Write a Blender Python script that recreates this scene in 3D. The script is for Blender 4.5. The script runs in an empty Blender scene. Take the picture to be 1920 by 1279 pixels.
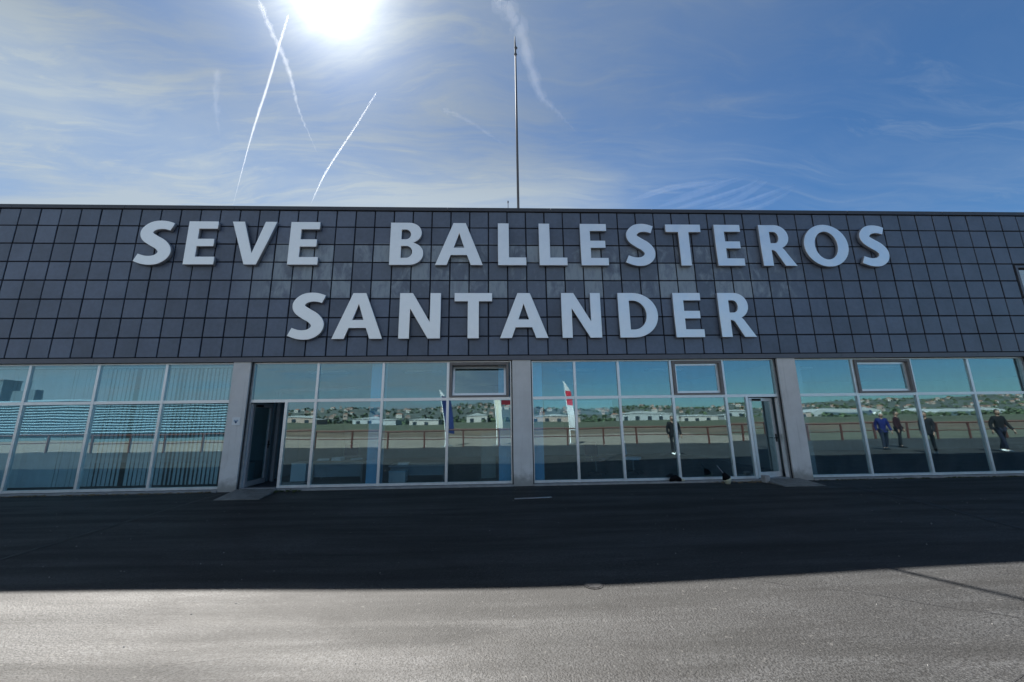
import bpy, bmesh, math, random
from mathutils import Vector, Matrix
random.seed(7)
R = math.radians
scene = bpy.context.scene
col = scene.collection

# ------------------------------------------------------------------ camera
cam_d = bpy.data.cameras.new('camera'); cam = bpy.data.objects.new('camera', cam_d); col.objects.link(cam)
cam_d.sensor_width = 36.0; cam_d.lens = 36 * 723 / 1920
cam_d.clip_start = 0.05; cam_d.clip_end = 80000
right = Vector((0.99919808, -0.03777119, -0.01328672)); up = Vector((0.00544182, -0.20065159, 0.97964755)); fwd = Vector((0.03966845, 0.97893426, 0.20028514))
m3 = Matrix((right, up, -fwd)).transposed()
cam.matrix_world = Matrix.Translation((0, -10.2675, 1.5873)) @ m3.to_4x4()
scene.camera = cam

# ------------------------------------------------------------------ node helpers
def new_mat(name):
    m = bpy.data.materials.new(name); m.use_nodes = True
    nt = m.node_tree; nt.nodes.clear()
    return m, nt
class G:
    """tiny helper round a node tree"""
    def __init__(s, nt): s.nt = nt
    def n(s, t, **kw):
        o = s.nt.nodes.new(t)
        for k, v in kw.items(): setattr(o, k, v)
        return o
    def link(s, a, b): s.nt.links.new(a, b)
    def put(s, sock, v):
        if hasattr(v, 'is_output'): s.link(v, sock)
        else: sock.default_value = v
    def math(s, op, a, b=0.0, c=0.0, clamp=False):
        o = s.n('ShaderNodeMath', operation=op); o.use_clamp = clamp
        s.put(o.inputs[0], a); s.put(o.inputs[1], b); s.put(o.inputs[2], c)
        return o.outputs[0]
    def vmath(s, op, a, b=(0, 0, 0)):
        o = s.n('ShaderNodeVectorMath', operation=op); s.put(o.inputs[0], a); s.put(o.inputs[1], b)
        return o.outputs['Value'] if op in ('DOT_PRODUCT', 'LENGTH') else o.outputs[0]
    def noise(s, vec, scale, detail=4, rough=0.55, dist=0.0):
        o = s.n('ShaderNodeTexNoise'); s.put(o.inputs['Vector'], vec)
        o.inputs['Scale'].default_value = scale; o.inputs['Detail'].default_value = detail
        o.inputs['Roughness'].default_value = rough; o.inputs['Distortion'].default_value = dist
        return o.outputs['Fac']
    def smooth(s, v, a, b, lo=0.0, hi=1.0):
        o = s.n('ShaderNodeMapRange', interpolation_type='SMOOTHSTEP'); s.put(o.inputs['Value'], v)
        o.inputs['From Min'].default_value = a; o.inputs['From Max'].default_value = b
        o.inputs['To Min'].default_value = lo; o.inputs['To Max'].default_value = hi
        return o.outputs[0]
    def mixc(s, f, a, b, blend='MIX'):
        o = s.n('ShaderNodeMix', data_type='RGBA', blend_type=blend); s.put(o.inputs[0], f)
        for k, v in ((6, a), (7, b)):
            if isinstance(v, tuple) and len(v) == 3: v = (*v, 1)
            s.put(o.inputs[k], v)
        return o.outputs[2]
    def mapping(s, vec, scale=(1, 1, 1), rot=(0, 0, 0), loc=(0, 0, 0)):
        o = s.n('ShaderNodeMapping'); s.put(o.inputs['Vector'], vec)
        o.inputs['Scale'].default_value = scale; o.inputs['Rotation'].default_value = rot; o.inputs['Location'].default_value = loc
        return o.outputs[0]

# ------------------------------------------------------------------ world
SUN = Vector((-0.30028, 0.56500, 0.76850)).normalized()
SUN_EL = math.asin(SUN.z); SUN_AZ = math.atan2(SUN.x, SUN.y)
SKY = 0.05
world = bpy.data.worlds.new('World'); scene.world = world; world.use_nodes = True
nt = world.node_tree; nt.nodes.clear(); g = G(nt)
sky = g.n('ShaderNodeTexSky', sky_type='NISHITA'); sky.sun_disc = False
sky.sun_elevation = SUN_EL; sky.sun_rotation = SUN_AZ
sky.air_density = 1.0; sky.dust_density = 0.0; sky.ozone_density = 1.6; sky.altitude = 0
tc = g.n('ShaderNodeTexCoord'); dirv = g.vmath('NORMALIZE', tc.outputs['Generated'])
sep = g.n('ShaderNodeSeparateXYZ'); g.link(dirv, sep.inputs[0])
dz = g.math('ADD', g.math('MAXIMUM', sep.outputs[2], 0.0), 0.16)
cb = g.n('ShaderNodeCombineXYZ'); g.put(cb.inputs[0], g.math('DIVIDE', sep.outputs[0], dz)); g.put(cb.inputs[1], g.math('DIVIDE', sep.outputs[1], dz))
P = cb.outputs[0]
# glow of thin cloud and dust round the sun
cosang = g.vmath('DOT_PRODUCT', dirv, tuple(SUN))
ang = g.math('MULTIPLY', g.math('ARCCOSINE', g.math('MINIMUM', cosang, 1.0)), 57.29578)
def expo(k, a, p=1):
    t = g.math('DIVIDE', ang, k)
    if p == 2: t = g.math('MULTIPLY', t, t)
    return g.math('MULTIPLY', g.math('EXPONENT', g.math('MULTIPLY', t, -1.0)), a)
aur = g.math('ADD', g.math('ADD', expo(1.5, 240.0, 2), expo(3.0, 9.0)), expo(15.0, 0.8))
# cirrus: streaked veils, thick to the west, thinning to the east
warpv = g.n('ShaderNodeTexNoise'); g.link(P, warpv.inputs['Vector']); warpv.inputs['Scale'].default_value = 1.1; warpv.inputs['Detail'].default_value = 3
wv = g.n('ShaderNodeVectorMath', operation='SCALE'); g.link(warpv.outputs['Color'], wv.inputs[0]); wv.inputs['Scale'].default_value = 0.38
PW = g.vmath('ADD', P, wv.outputs[0])
w1 = g.noise(g.mapping(PW, scale=(0.7, 1.25, 1), rot=(0, 0, R(28))), 1.5, 7, 0.56, 0.3)
w2 = g.noise(g.mapping(PW, scale=(0.45, 2.4, 1), rot=(0, 0, R(-34)), loc=(3.1, 1.7, 0)), 2.3, 10, 0.64, 0.6)
w3 = g.noise(g.mapping(PW, scale=(0.7, 4.2, 1), rot=(0, 0, R(52)), loc=(7.3, -2.2, 0)), 3.0, 10, 0.68, 0.8)
veil = g.smooth(w1, 0.36, 0.66)
streak = g.smooth(w2, 0.42, 0.66)
wisp = g.smooth(w3, 0.50, 0.72)
sp = g.n('ShaderNodeSeparateXYZ'); g.link(P, sp.inputs[0])
big = g.noise(P, 0.8, 3, 0.5, 0.3)
west = g.smooth(g.math('ADD', sp.outputs[0], g.math('MULTIPLY', g.math('SUBTRACT', big, 0.5), 1.5)), 0.95, -0.25)
low = g.smooth(sep.outputs[2], 0.67, 0.48)
tex = g.math('ADD', g.math('MULTIPLY', veil, 0.42), g.math('ADD', g.math('MULTIPLY', streak, 0.40), g.math('MULTIPLY', wisp, 0.26)))
cov = g.math('ADD', g.math('MULTIPLY', tex, g.math('ADD', g.math('MULTIPLY', west, 0.68), 0.24)), g.math('MULTIPLY', west, g.math('ADD', g.math('MULTIPLY', low, 0.20), 0.30)))
cov = g.math('ADD', cov, g.math('MULTIPLY', g.math('MULTIPLY', wisp, low), 0.10), clamp=True)
skyc = g.mixc(1.0, sky.outputs[0], (0.265, 0.435, 0.57), 'MULTIPLY')
lum = g.math('ADD', g.math('MULTIPLY_ADD', low, 1.1, 1.85), g.math('MULTIPLY', aur, 0.75))
cl = g.n('ShaderNodeVectorMath', operation='SCALE'); cl.inputs[0].default_value = (0.80, 0.95, 1.08); g.put(cl.inputs['Scale'], lum)
mixed = g.mixc(g.math('MULTIPLY', cov, 0.95), skyc, cl.outputs[0])
ga = g.n('ShaderNodeVectorMath', operation='SCALE'); ga.inputs[0].default_value = (1.0, 0.99, 0.95); g.put(ga.inputs['Scale'], aur)
tot = g.vmath('ADD', mixed, ga.outputs[0])
bg = g.n('ShaderNodeBackground'); g.link(tot, bg.inputs[0]); bg.inputs[1].default_value = SKY
wo = g.n('ShaderNodeOutputWorld'); g.link(bg.outputs[0], wo.inputs[0])

# ------------------------------------------------------------------ sun
sd = bpy.data.lights.new('sun', 'SUN'); sd.energy = 4.6; sd.angle = R(0.53); sd.color = (1.0, 0.95, 0.88)
so = bpy.data.objects.new('sun', sd); col.objects.link(so)
so.rotation_euler = SUN.to_track_quat('Z', 'Y').to_euler()

# ------------------------------------------------------------------ exposure
vs = scene.view_settings; vs.view_transform = 'Standard'; vs.look = 'None'; vs.gamma = 1; vs.use_curve_mapping = False
vs.exposure = 1.96

# ------------------------------------------------------------------ materials
def pbr(name, base, rough=0.6, metal=0.0, spec=0.5, var=0.0, vscale=3.0, bump=0.0, bscale=40.0):
    m, nt = new_mat(name); g = G(nt)
    o = g.n('ShaderNodeOutputMaterial'); b = g.n('ShaderNodeBsdfPrincipled'); g.link(b.outputs[0], o.inputs[0])
    b.inputs['Base Color'].default_value = (*base, 1); b.inputs['Roughness'].default_value = rough
    b.inputs['Metallic'].default_value = metal; b.inputs['Specular IOR Level'].default_value = spec
    if var or bump:
        t = g.n('ShaderNodeTexCoord').outputs['Object']
        if var:
            n = g.noise(t, vscale, 6, 0.6)
            f = g.smooth(n, 0.25, 0.75, 1 - var, 1 + var)
            mc = g.n('ShaderNodeVectorMath', operation='SCALE'); mc.inputs[0].default_value = base; g.put(mc.inputs['Scale'], f)
            g.link(mc.outputs[0], b.inputs['Base Color'])
            g.put(b.inputs['Roughness'], g.smooth(n, 0.2, 0.8, max(rough - .08, .02), min(rough + .08, 1)))
        if bump:
            bn = g.n('ShaderNodeBump'); bn.inputs['Strength'].default_value = 1; bn.inputs['Distance'].default_value = bump
            g.put(bn.inputs['Height'], g.noise(t, bscale, 4)); g.link(bn.outputs[0], b.inputs['Normal'])
    return m

M = {}
M['alu'] = pbr('aluminium', (0.80, 0.82, 0.84), 0.38, 0.7, var=0.06, vscale=6)
M['recess_shade'] = pbr('painted_recess_shade', (0.03, 0.03, 0.035), 0.6)  # near-black colour stands in for shade in the frame recesses and soffit
M['door_grey'] = pbr('door_frame_grey', (0.34, 0.335, 0.35), 0.5, var=0.1)
M['bronze'] = pbr('weathered_bronze_aluminium', (0.22, 0.20, 0.195), 0.5, 0.2, var=0.15, vscale=9)
M['concrete'] = pbr('pillar_render', (0.72, 0.69, 0.67), 0.85, var=0.07, vscale=2.2, bump=0.002, bscale=55)
def pillar_material():
    m, nt = new_mat('pillar_render'); g = G(nt)
    o = g.n('ShaderNodeOutputMaterial'); b = g.n('ShaderNodeBsdfPrincipled'); g.link(b.outputs[0], o.inputs[0]); b.inputs['Roughness'].default_value = 0.85
    geo = g.n('ShaderNodeNewGeometry').outputs['Position']; sp = g.n('ShaderNodeSeparateXYZ'); g.link(geo, sp.inputs[0])
    n = g.noise(geo, 2.2, 6, 0.6); splash = g.smooth(g.math('ADD', sp.outputs[2], g.math('MULTIPLY', g.noise(geo, 5, 5, 0.6), -0.5)), 0.10, -0.25)
    drip = g.smooth(g.noise(g.mapping(geo, scale=(1, 1, 0.06)), 14, 4, 0.6), 0.55, 0.75)
    c = g.mixc(g.smooth(n, 0.3, 0.7), (0.72, 0.69, 0.665), (0.80, 0.775, 0.755))
    c = g.mixc(g.math('MULTIPLY', splash, 0.7), c, (0.20, 0.185, 0.16)); c = g.mixc(g.math('MULTIPLY', drip, 0.25), c, (0.40, 0.38, 0.36))
    g.link(c, b.inputs['Base Color'])
    bn = g.n('ShaderNodeBump'); bn.inputs['Distance'].default_value = 0.002; g.put(bn.inputs['Height'], g.noise(geo, 55, 4)); g.link(bn.outputs[0], b.inputs['Normal'])
    return m
M['concrete'] = pillar_material()
M['curb'] = pbr('curb_concrete', (0.33, 0.32, 0.31), 0.9, var=0.2, vscale=5, bump=0.003)
M['trim'] = pbr('drip_trim', (0.135, 0.14, 0.165), 0.45, 0.3, var=0.12, vscale=3)
M['coping'] = pbr('coping_metal', (0.075, 0.08, 0.095), 0.5, 0.3, var=0.12, vscale=3)
M['joint'] = pbr('dark_joint', (0.017, 0.021, 0.034), 0.9)
M['letter'] = pbr('letter_face', (0.92, 0.94, 0.965), 0.44, 0.8, var=0.04, vscale=2.5)
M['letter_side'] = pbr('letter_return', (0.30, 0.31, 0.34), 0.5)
M['steel'] = pbr('galvanised_steel', (0.30, 0.31, 0.33), 0.4, 0.6, var=0.1)
M['mast'] = pbr('mast_paint', (0.13, 0.14, 0.16), 0.75, spec=0.2)
M['white'] = pbr('white_paint', (0.86, 0.87, 0.88), 0.5, var=0.04)
M['roof_felt'] = pbr('roof_felt', (0.10, 0.10, 0.10), 0.9)
M['int_wall'] = pbr('interior_wall', (0.42, 0.45, 0.47), 0.8)
M['int_floor'] = pbr('interior_floor', (0.06, 0.065, 0.08), 0.5, var=0.1)
M['int_ceil'] = pbr('interior_ceiling', (0.30, 0.31, 0.32), 0.9)
M['blue'] = pbr('blue_column_paint', (0.30, 0.66, 0.97), 0.5, var=0.04)
M['grey_green'] = pbr('grey_column_paint', (0.36, 0.42, 0.42), 0.6, var=0.05)
M['blind'] = pbr('blind_fabric', (0.74, 0.84, 0.87), 0.8)
M['navy'] = pbr('navy_fabric', (0.012, 0.022, 0.09), 0.75, spec=0.08)
M['dark'] = pbr('dark_fabric', (0.008, 0.008, 0.010), 0.8, spec=0.08)
M['denim'] = pbr('dark_denim', (0.008, 0.010, 0.022), 0.85, spec=0.08)
M['blue_jacket'] = pbr('blue_jacket_cloth', (0.004, 0.007, 0.07), 0.7, spec=0.08)
M['maroon'] = pbr('maroon_cloth', (0.02, 0.006, 0.009), 0.8, spec=0.08)
M['skin'] = pbr('skin', (0.22, 0.13, 0.095), 0.55)
M['hair_dark'] = pbr('dark_hair', (0.02, 0.014, 0.01), 0.5)
M['hair_white'] = pbr('white_hair', (0.45, 0.45, 0.45), 0.6)
M['wood'] = pbr('desk_wood', (0.30, 0.25, 0.20), 0.5, var=0.15)
M['pale_top'] = pbr('pale_laminate', (0.62, 0.63, 0.64), 0.4)
M['panel_blue'] = pbr('pale_blue_panel', (0.58, 0.78, 0.88), 0.6)
M['cab'] = pbr('cabinet_metal', (0.28, 0.36, 0.42), 0.5)
M['red'] = pbr('red_vinyl', (0.45, 0.025, 0.045), 0.45)
M['rail'] = pbr('red_brown_rail_paint', (0.075, 0.026, 0.02), 0.6, spec=0.2, var=0.2)
M['beige'] = pbr('beige_cloth', (0.52, 0.50, 0.42), 0.8)
M['white_cloth'] = pbr('white_cloth', (0.50, 0.50, 0.52), 0.8)
M['louver'] = pbr('pale_blue_louver', (0.21, 0.32, 0.39), 0.6, 0.2)
M['upper_slat'] = pbr('pale_blue_slat', (0.55, 0.72, 0.86), 0.4)
M['louver_back'] = pbr('dark_louver_back', (0.085, 0.14, 0.16), 0.6)
M['slate_wall'] = pbr('dark_block_wall', (0.06, 0.09, 0.11), 0.7, var=0.1)
M['road'] = pbr('pale_concrete_road', (0.145, 0.125, 0.105), 0.9, var=0.12, vscale=0.4)
M['verge'] = pbr('worn_verge', (0.060, 0.062, 0.042), 0.95, var=0.4, vscale=0.3)
M['field'] = pbr('rough_grass_field', (0.040, 0.046, 0.024), 0.95, var=0.45, vscale=0.03)
M['earth'] = pbr('reddish_earth', (0.075, 0.052, 0.034), 0.95, var=0.4, vscale=0.12)
M['hill'] = pbr('hill_scrub', (0.040, 0.050, 0.046), 0.95, var=0.5, vscale=0.012)
M['house_wall'] = pbr('pale_house_render', (0.36, 0.34, 0.32), 0.8)
M['house_wall2'] = pbr('pink_house_render', (0.30, 0.23, 0.20), 0.8)
M['tile_roof'] = pbr('clay_roof', (0.28, 0.12, 0.08), 0.85)
M['tree_leaf'] = pbr('far_foliage', (0.05, 0.075, 0.035), 0.9, var=0.4, vscale=0.05)
M['hangar_white'] = pbr('white_sheet_cladding', (0.31, 0.325, 0.335), 0.5, var=0.05, vscale=.1)
M['window_dark'] = pbr('dark_window', (0.02, 0.03, 0.04), 0.15)
M['rubber'] = pbr('black_rubber', (0.012, 0.012, 0.013), 0.7)
M['ramp'] = pbr('ramp_metal', (0.20, 0.20, 0.19), 0.6, 0.2, var=0.35, vscale=6, bump=0.004, bscale=30)
M['tar'] = pbr('tar_sealant', (0.010, 0.010, 0.012), 0.6, var=0.3)
M['weed'] = pbr('weed_leaf', (0.07, 0.085, 0.03), 0.8, var=0.4, vscale=8)
M['dry'] = pbr('dry_leaf', (0.26, 0.19, 0.11), 0.85, var=0.4, vscale=12)
M['cream'] = pbr('cream_plastic', (0.62, 0.60, 0.45), 0.5)
M['iron'] = pbr('cast_iron', (0.03, 0.03, 0.032), 0.55, 0.6, var=0.3, vscale=20)

# facade tiles: slate grey panels, dusty ghost of removed lettering across the middle rows
def tile_material():
    m, nt = new_mat('slate_tile'); g = G(nt)
    o = g.n('ShaderNodeOutputMaterial'); b = g.n('ShaderNodeBsdfPrincipled'); g.link(b.outputs[0], o.inputs[0])
    geo = g.n('ShaderNodeNewGeometry').outputs['Position']; oi = g.n('ShaderNodeObjectInfo').outputs['Random']
    sp = g.n('ShaderNodeSeparateXYZ'); g.link(geo, sp.inputs[0])
    n1 = g.noise(geo, 1.1, 5, 0.6); n2 = g.noise(geo, 9.0, 5, 0.6)
    f = g.math('ADD', g.smooth(n1, 0.3, 0.7, 0.88, 1.1), g.math('MULTIPLY', g.math('SUBTRACT', oi, 0.5), 0.30))
    f = g.math('MULTIPLY', f, g.smooth(n2, 0.25, 0.75, 0.9, 1.1))
    hue = g.mixc(g.noise(geo, 0.22, 2, 0.5), (0.114, 0.154, 0.225), (0.122, 0.144, 0.204))
    base = g.n('ShaderNodeVectorMath', operation='SCALE'); g.link(hue, base.inputs[0]); g.put(base.inputs['Scale'], f)
    # stains: streaky film left by old sign and rain
    zz = g.math('MULTIPLY', g.smooth(sp.outputs[2], 4.86, 4.98), g.smooth(sp.outputs[2], 6.56, 6.46))
    xx = g.math('MULTIPLY', g.smooth(sp.outputs[0], -7.4, -5.6), g.smooth(sp.outputs[0], 9.3, 8.0))
    st = g.noise(g.mapping(geo, scale=(1.0, 1, 0.55)), 3.6, 6, 0.62, 0.6)
    fine = g.noise(g.mapping(geo, scale=(1, 1, 0.25)), 11.0, 4, 0.6)
    patch = g.smooth(g.math('ADD', st, g.math('MULTIPLY', g.math('SUBTRACT', oi, 0.5), 0.50)), 0.34, 0.64)
    patch = g.math('MULTIPLY', patch, g.smooth(fine, 0.3, 0.6, 0.5, 1.0))
    stain = g.math('MULTIPLY', g.math('MULTIPLY', zz, xx), g.math('ADD', g.math('MULTIPLY', patch, 0.95), 0.12))
    c = g.mixc(stain, base.outputs[0], (0.30, 0.36, 0.42))
    # light run-off streaks
    run = g.smooth(g.noise(g.mapping(geo, scale=(1, 1, 0.07)), 8.0, 5, 0.6), 0.55, 0.8)
    c = g.mixc(g.math('MULTIPLY', run, 0.14), c, (0.22, 0.23, 0.25))
    g.link(c, b.inputs['Base Color'])
    g.put(b.inputs['Roughness'], g.smooth(n2, 0.2, 0.8, 0.34, 0.50)); b.inputs['Specular IOR Level'].default_value = 0.6
    bn = g.n('ShaderNodeBump'); bn.inputs['Distance'].default_value = 0.0015; g.put(bn.inputs['Height'], g.noise(geo, 60, 4)); g.link(bn.outputs[0], b.inputs['Normal'])
    return m
M['tile'] = tile_material()

def glass_material(name, r0=0.20, tint=(0.80, 0.91, 0.94), refl=(0.72, 0.95, 1.0), warp=0.0010):
    m, nt = new_mat(name); g = G(nt)
    o = g.n('ShaderNodeOutputMaterial'); mx = g.n('ShaderNodeMixShader'); g.link(mx.outputs[0], o.inputs[0])
    tr = g.n('ShaderNodeBsdfTransparent'); tr.inputs[0].default_value = (*tint, 1)
    gl = g.n('ShaderNodeBsdfGlossy'); gl.inputs[0].default_value = (*refl, 1); gl.inputs['Roughness'].default_value = 0.012
    lw = g.n('ShaderNodeLayerWeight'); lw.inputs[0].default_value = 0.5
    fr = g.math('ADD', g.math('MULTIPLY', g.math('POWER', lw.outputs['Facing'], 5.0), 1 - r0), r0)
    geo = g.n('ShaderNodeNewGeometry').outputs['Position']; oi = g.n('ShaderNodeObjectInfo').outputs['Random']
    off = g.n('ShaderNodeCombineXYZ'); g.put(off.inputs[1], g.math('MULTIPLY', oi, 40.0))
    p = g.vmath('ADD', geo, off.outputs[0])
    bn = g.n('ShaderNodeBump'); bn.inputs['Distance'].default_value = warp; bn.inputs['Strength'].default_value = 1
    g.put(bn.inputs['Height'], g.noise(g.mapping(p, scale=(0.8, 1, 1.2)), 1.15, 1, 0.4)); g.link(bn.outputs[0], gl.inputs['Normal'])
    df = g.n('ShaderNodeBsdfDiffuse'); df.inputs[0].default_value = (0.35, 0.37, 0.38, 1)     # thin film of dust
    m2 = g.n('ShaderNodeMixShader'); g.put(m2.inputs[0], g.math('MULTIPLY', g.smooth(g.noise(g.mapping(p, scale=(1, 1, 0.35)), 4.0, 5, 0.65), 0.35, 0.8), 0.07))
    g.link(tr.outputs[0], m2.inputs[1]); g.link(df.outputs[0], m2.inputs[2])
    g.link(fr, mx.inputs[0]); g.link(m2.outputs[0], mx.inputs[1]); g.link(gl.outputs[0], mx.inputs[2])
    return m
M['glass'] = glass_material('tinted_reflective_glass')

def asphalt_material():
    m, nt = new_mat('worn_asphalt'); g = G(nt)
    o = g.n('ShaderNodeOutputMaterial'); b = g.n('ShaderNodeBsdfPrincipled'); g.link(b.outputs[0], o.inputs[0])
    geo = g.n('ShaderNodeNewGeometry').outputs['Position']
    grain = g.noise(geo, 55, 3, 0.6); fine = g.noise(geo, 150, 2, 0.5)
    blot = g.noise(geo, 0.9, 6, 0.6, 0.4)
    lane = g.noise(g.mapping(geo, scale=(0.16, 1.5, 1), rot=(0, 0, R(2))), 1.8, 5, 0.55, 0.3)
    fan = g.noise(g.mapping(geo, scale=(1.2, 0.25, 1), rot=(0, 0, R(38))), 1.3, 5, 0.6, 0.8)
    v = g.math('MULTIPLY', g.smooth(blot, 0.3, 0.7, 0.82, 1.16), g.smooth(lane, 0.32, 0.68, 0.62, 1.3))
    v = g.math('MULTIPLY', v, g.smooth(fan, 0.35, 0.7, 0.9, 1.1))
    v = g.math('MULTIPLY', v, g.smooth(grain, 0.36, 0.64, 0.30, 2.0))
    sc = g.n('ShaderNodeVectorMath', operation='SCALE'); sc.inputs[0].default_value = (0.0150, 0.0156, 0.0164); g.put(sc.inputs['Scale'], v)
    pat = g.n('ShaderNodeTexVoronoi'); pat.feature = 'SMOOTH_F1'; g.link(g.mapping(geo, scale=(0.35, 0.8, 1)), pat.inputs['Vector']); pat.inputs['Scale'].default_value = 0.9; pat.inputs['Smoothness'].default_value = 0.15
    pc = g.n('ShaderNodeSeparateColor'); g.link(pat.outputs['Color'], pc.inputs[0])
    spg = g.n('ShaderNodeSeparateXYZ'); g.link(geo, spg.inputs[0]); flat = g.n('ShaderNodeCombineXYZ'); g.put(flat.inputs[0], spg.outputs[0]); g.put(flat.inputs[1], spg.outputs[1])
    marks = None
    for (cx, cy, rr) in ((-16, -17, 15.2), (-16, -17, 16.9), (9, 6, 14.6), (9, 6, 16.2), (-3, 22, 29.2)):
        dd = g.math('ABSOLUTE', g.math('SUBTRACT', g.vmath('LENGTH', g.vmath('SUBTRACT', flat.outputs[0], (cx, cy, 0))), rr))
        band = g.math('MULTIPLY', g.smooth(dd, 0.16, 0.05), g.smooth(g.noise(geo, 1.4, 4, 0.6), 0.40, 0.62))
        marks = band if marks is None else g.math('MAXIMUM', marks, band)
    oil = g.math('MULTIPLY', g.smooth(g.noise(geo, 5.5, 3, 0.5, 0.5), 0.70, 0.76, 1.0, 0.72), g.smooth(g.noise(g.mapping(geo, scale=(0.10, 1, 1), rot=(0, 0, R(-3))), 7.0, 5, 0.6, 0.2), 0.30, 0.70, 0.72, 1.25))
    sc2 = g.n('ShaderNodeVectorMath', operation='SCALE'); g.link(sc.outputs[0], sc2.inputs[0]); g.put(sc2.inputs['Scale'], g.math('MULTIPLY', g.math('MULTIPLY', oil, g.math('SUBTRACT', 1.0, g.math('MULTIPLY', marks, 0.12))), g.smooth(pc.outputs[0], 0.0, 1.0, 0.84, 1.16)))
    sc = sc2
    st = g.smooth(g.noise(geo, 24, 2, 0.4), 0.68, 0.74)
    c = g.mixc(g.math('MULTIPLY', st, 0.35), sc.outputs[0], (0.11, 0.108, 0.104))
    g.link(c, b.inputs['Base Color'])
    g.put(b.inputs['Roughness'], g.math('ADD', g.math('ADD', g.math('MULTIPLY', marks, 0.02), g.smooth(lane, 0.3, 0.7, 0.76, 0.64)), g.math('MULTIPLY', g.math('SUBTRACT', blot, 0.5), 0.15)))
    b.inputs['Specular IOR Level'].default_value = 0.42
    vor = g.n('ShaderNodeTexVoronoi'); g.link(geo, vor.inputs['Vector']); vor.inputs['Scale'].default_value = 62.0; vor.inputs['Randomness'].default_value = 1.0
    h = g.math('ADD', g.math('MULTIPLY', grain, 0.6), g.math('ADD', g.math('MULTIPLY', vor.outputs['Distance'], -0.35), g.math('MULTIPLY', fine, 0.35)))
    bn = g.n('ShaderNodeBump'); bn.inputs['Distance'].default_value = 0.009; bn.inputs['Strength'].default_value = 1.0
    g.put(bn.inputs['Height'], h); g.link(bn.outputs[0], b.inputs['Normal'])
    return m
M['asphalt'] = asphalt_material()

def volume_material(name, density, aniso=0.35):
    m, nt = new_mat(name); g = G(nt)
    o = g.n('ShaderNodeOutputMaterial'); v = g.n('ShaderNodeVolumePrincipled'); g.link(v.outputs[0], o.inputs['Volume'])
    v.inputs['Color'].default_value = (1, 1, 1, 1); v.inputs['Density'].default_value = density; v.inputs['Anisotropy'].default_value = aniso
    return m

# ------------------------------------------------------------------ mesh helpers
def tag(o, label=None, cat=None, group=None, kind=None):
    if label: o['label'] = label
    if cat: o['category'] = cat
    if group: o['group'] = group
    if kind: o['kind'] = kind
    return o
def link(o, parent=None):
    col.objects.link(o)
    if parent: o.parent = parent
    return o
def empty(name, loc=(0, 0, 0), rz=0.0):
    o = bpy.data.objects.new(name, None); o.empty_display_size = 0.2; link(o); o.location = loc; o.rotation_euler = (0, 0, rz); return o
class MB:
    def __init__(s): s.v = []; s.f = []; s.sm = False
    def box(s, x0, x1, y0, y1, z0, z1):
        n = len(s.v); s.v += [(x, y, z) for x in (x0, x1) for y in (y0, y1) for z in (z0, z1)]
        s.f += [tuple(n + i for i in q) for q in ((0, 1, 3, 2), (4, 6, 7, 5), (0, 4, 5, 1), (2, 3, 7, 6), (0, 2, 6, 4), (1, 5, 7, 3))]
        return s
    def quad(s, *p):
        n = len(s.v); s.v += list(p); s.f.append(tuple(range(n, n + len(p)))); return s
    def prism(s, pts, y0, y1, axis='y'):
        n = len(s.v); k = len(pts)
        mk = (lambda a, b, d: (a, d, b)) if axis == 'y' else (lambda a, b, d: (d, a, b)) if axis == 'x' else (lambda a, b, d: (a, b, d))
        s.v += [mk(a, b, y0) for a, b in pts] + [mk(a, b, y1) for a, b in pts]
        s.f.append(tuple(range(n, n + k))); s.f.append(tuple(range(n + 2 * k - 1, n + k - 1, -1)))
        s.f += [(n + i, n + (i + 1) % k, n + k + (i + 1) % k, n + k + i) for i in range(k)]
        return s
    def tube(s, pts, rads, seg=10, cap=True):
        pts = [Vector(p) for p in pts]; n0 = len(s.v)
        if not hasattr(rads, '__len__'): rads = [rads] * len(pts)
        for i, p in enumerate(pts):
            t = (pts[min(i + 1, len(pts) - 1)] - pts[max(i - 1, 0)]).normalized()
            a = t.cross(Vector((0, 0, 1)) if abs(t.z) < 0.9 else Vector((1, 0, 0))).normalized(); b = t.cross(a)
            for k in range(seg):
                th = 2 * math.pi * k / seg; s.v.append(tuple(p + (a * math.cos(th) + b * math.sin(th)) * rads[i]))
        for i in range(len(pts) - 1):
            for k in range(seg):
                a = n0 + i * seg + k; b = n0 + i * seg + (k + 1) % seg
                s.f.append((a, b, b + seg, a + seg))
        if cap:
            s.f.append(tuple(range(n0 + seg - 1, n0 - 1, -1))); e = n0 + (len(pts) - 1) * seg; s.f.append(tuple(range(e, e + seg)))
        return s
    def mesh(s, name, mat):
        me = bpy.data.meshes.new(name); me.from_pydata(s.v, [], s.f)
        bm = bmesh.new(); bm.from_mesh(me); bmesh.ops.recalc_face_normals(bm, faces=bm.faces); bm.to_mesh(me); bm.free()
        if s.sm: me.polygons.foreach_set('use_smooth', [True] * len(me.polygons))
        me.materials.append(M[mat] if isinstance(mat, str) else mat); return me
    def build(s, name, mat, parent=None, loc=None):
        o = bpy.data.objects.new(name, s.mesh(name, mat)); link(o, parent)
        if loc: o.location = loc
        return o
def bev_box(name, sx, sy, sz, bev, mat):
    bm = bmesh.new(); bmesh.ops.create_cube(bm, size=1)
    bmesh.ops.scale(bm, vec=(sx, sy, sz), verts=bm.verts); bmesh.ops.bevel(bm, geom=bm.edges[:], offset=bev, segments=1, affect='EDGES')
    me = bpy.data.meshes.new(name); bm.to_mesh(me); bm.free(); me.materials.append(M[mat]); return me
def inst(name, me, parent, loc, rot=(0, 0, 0)):
    o = bpy.data.objects.new(name, me); link(o, parent); o.location = loc; o.rotation_euler = rot; return o
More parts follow.
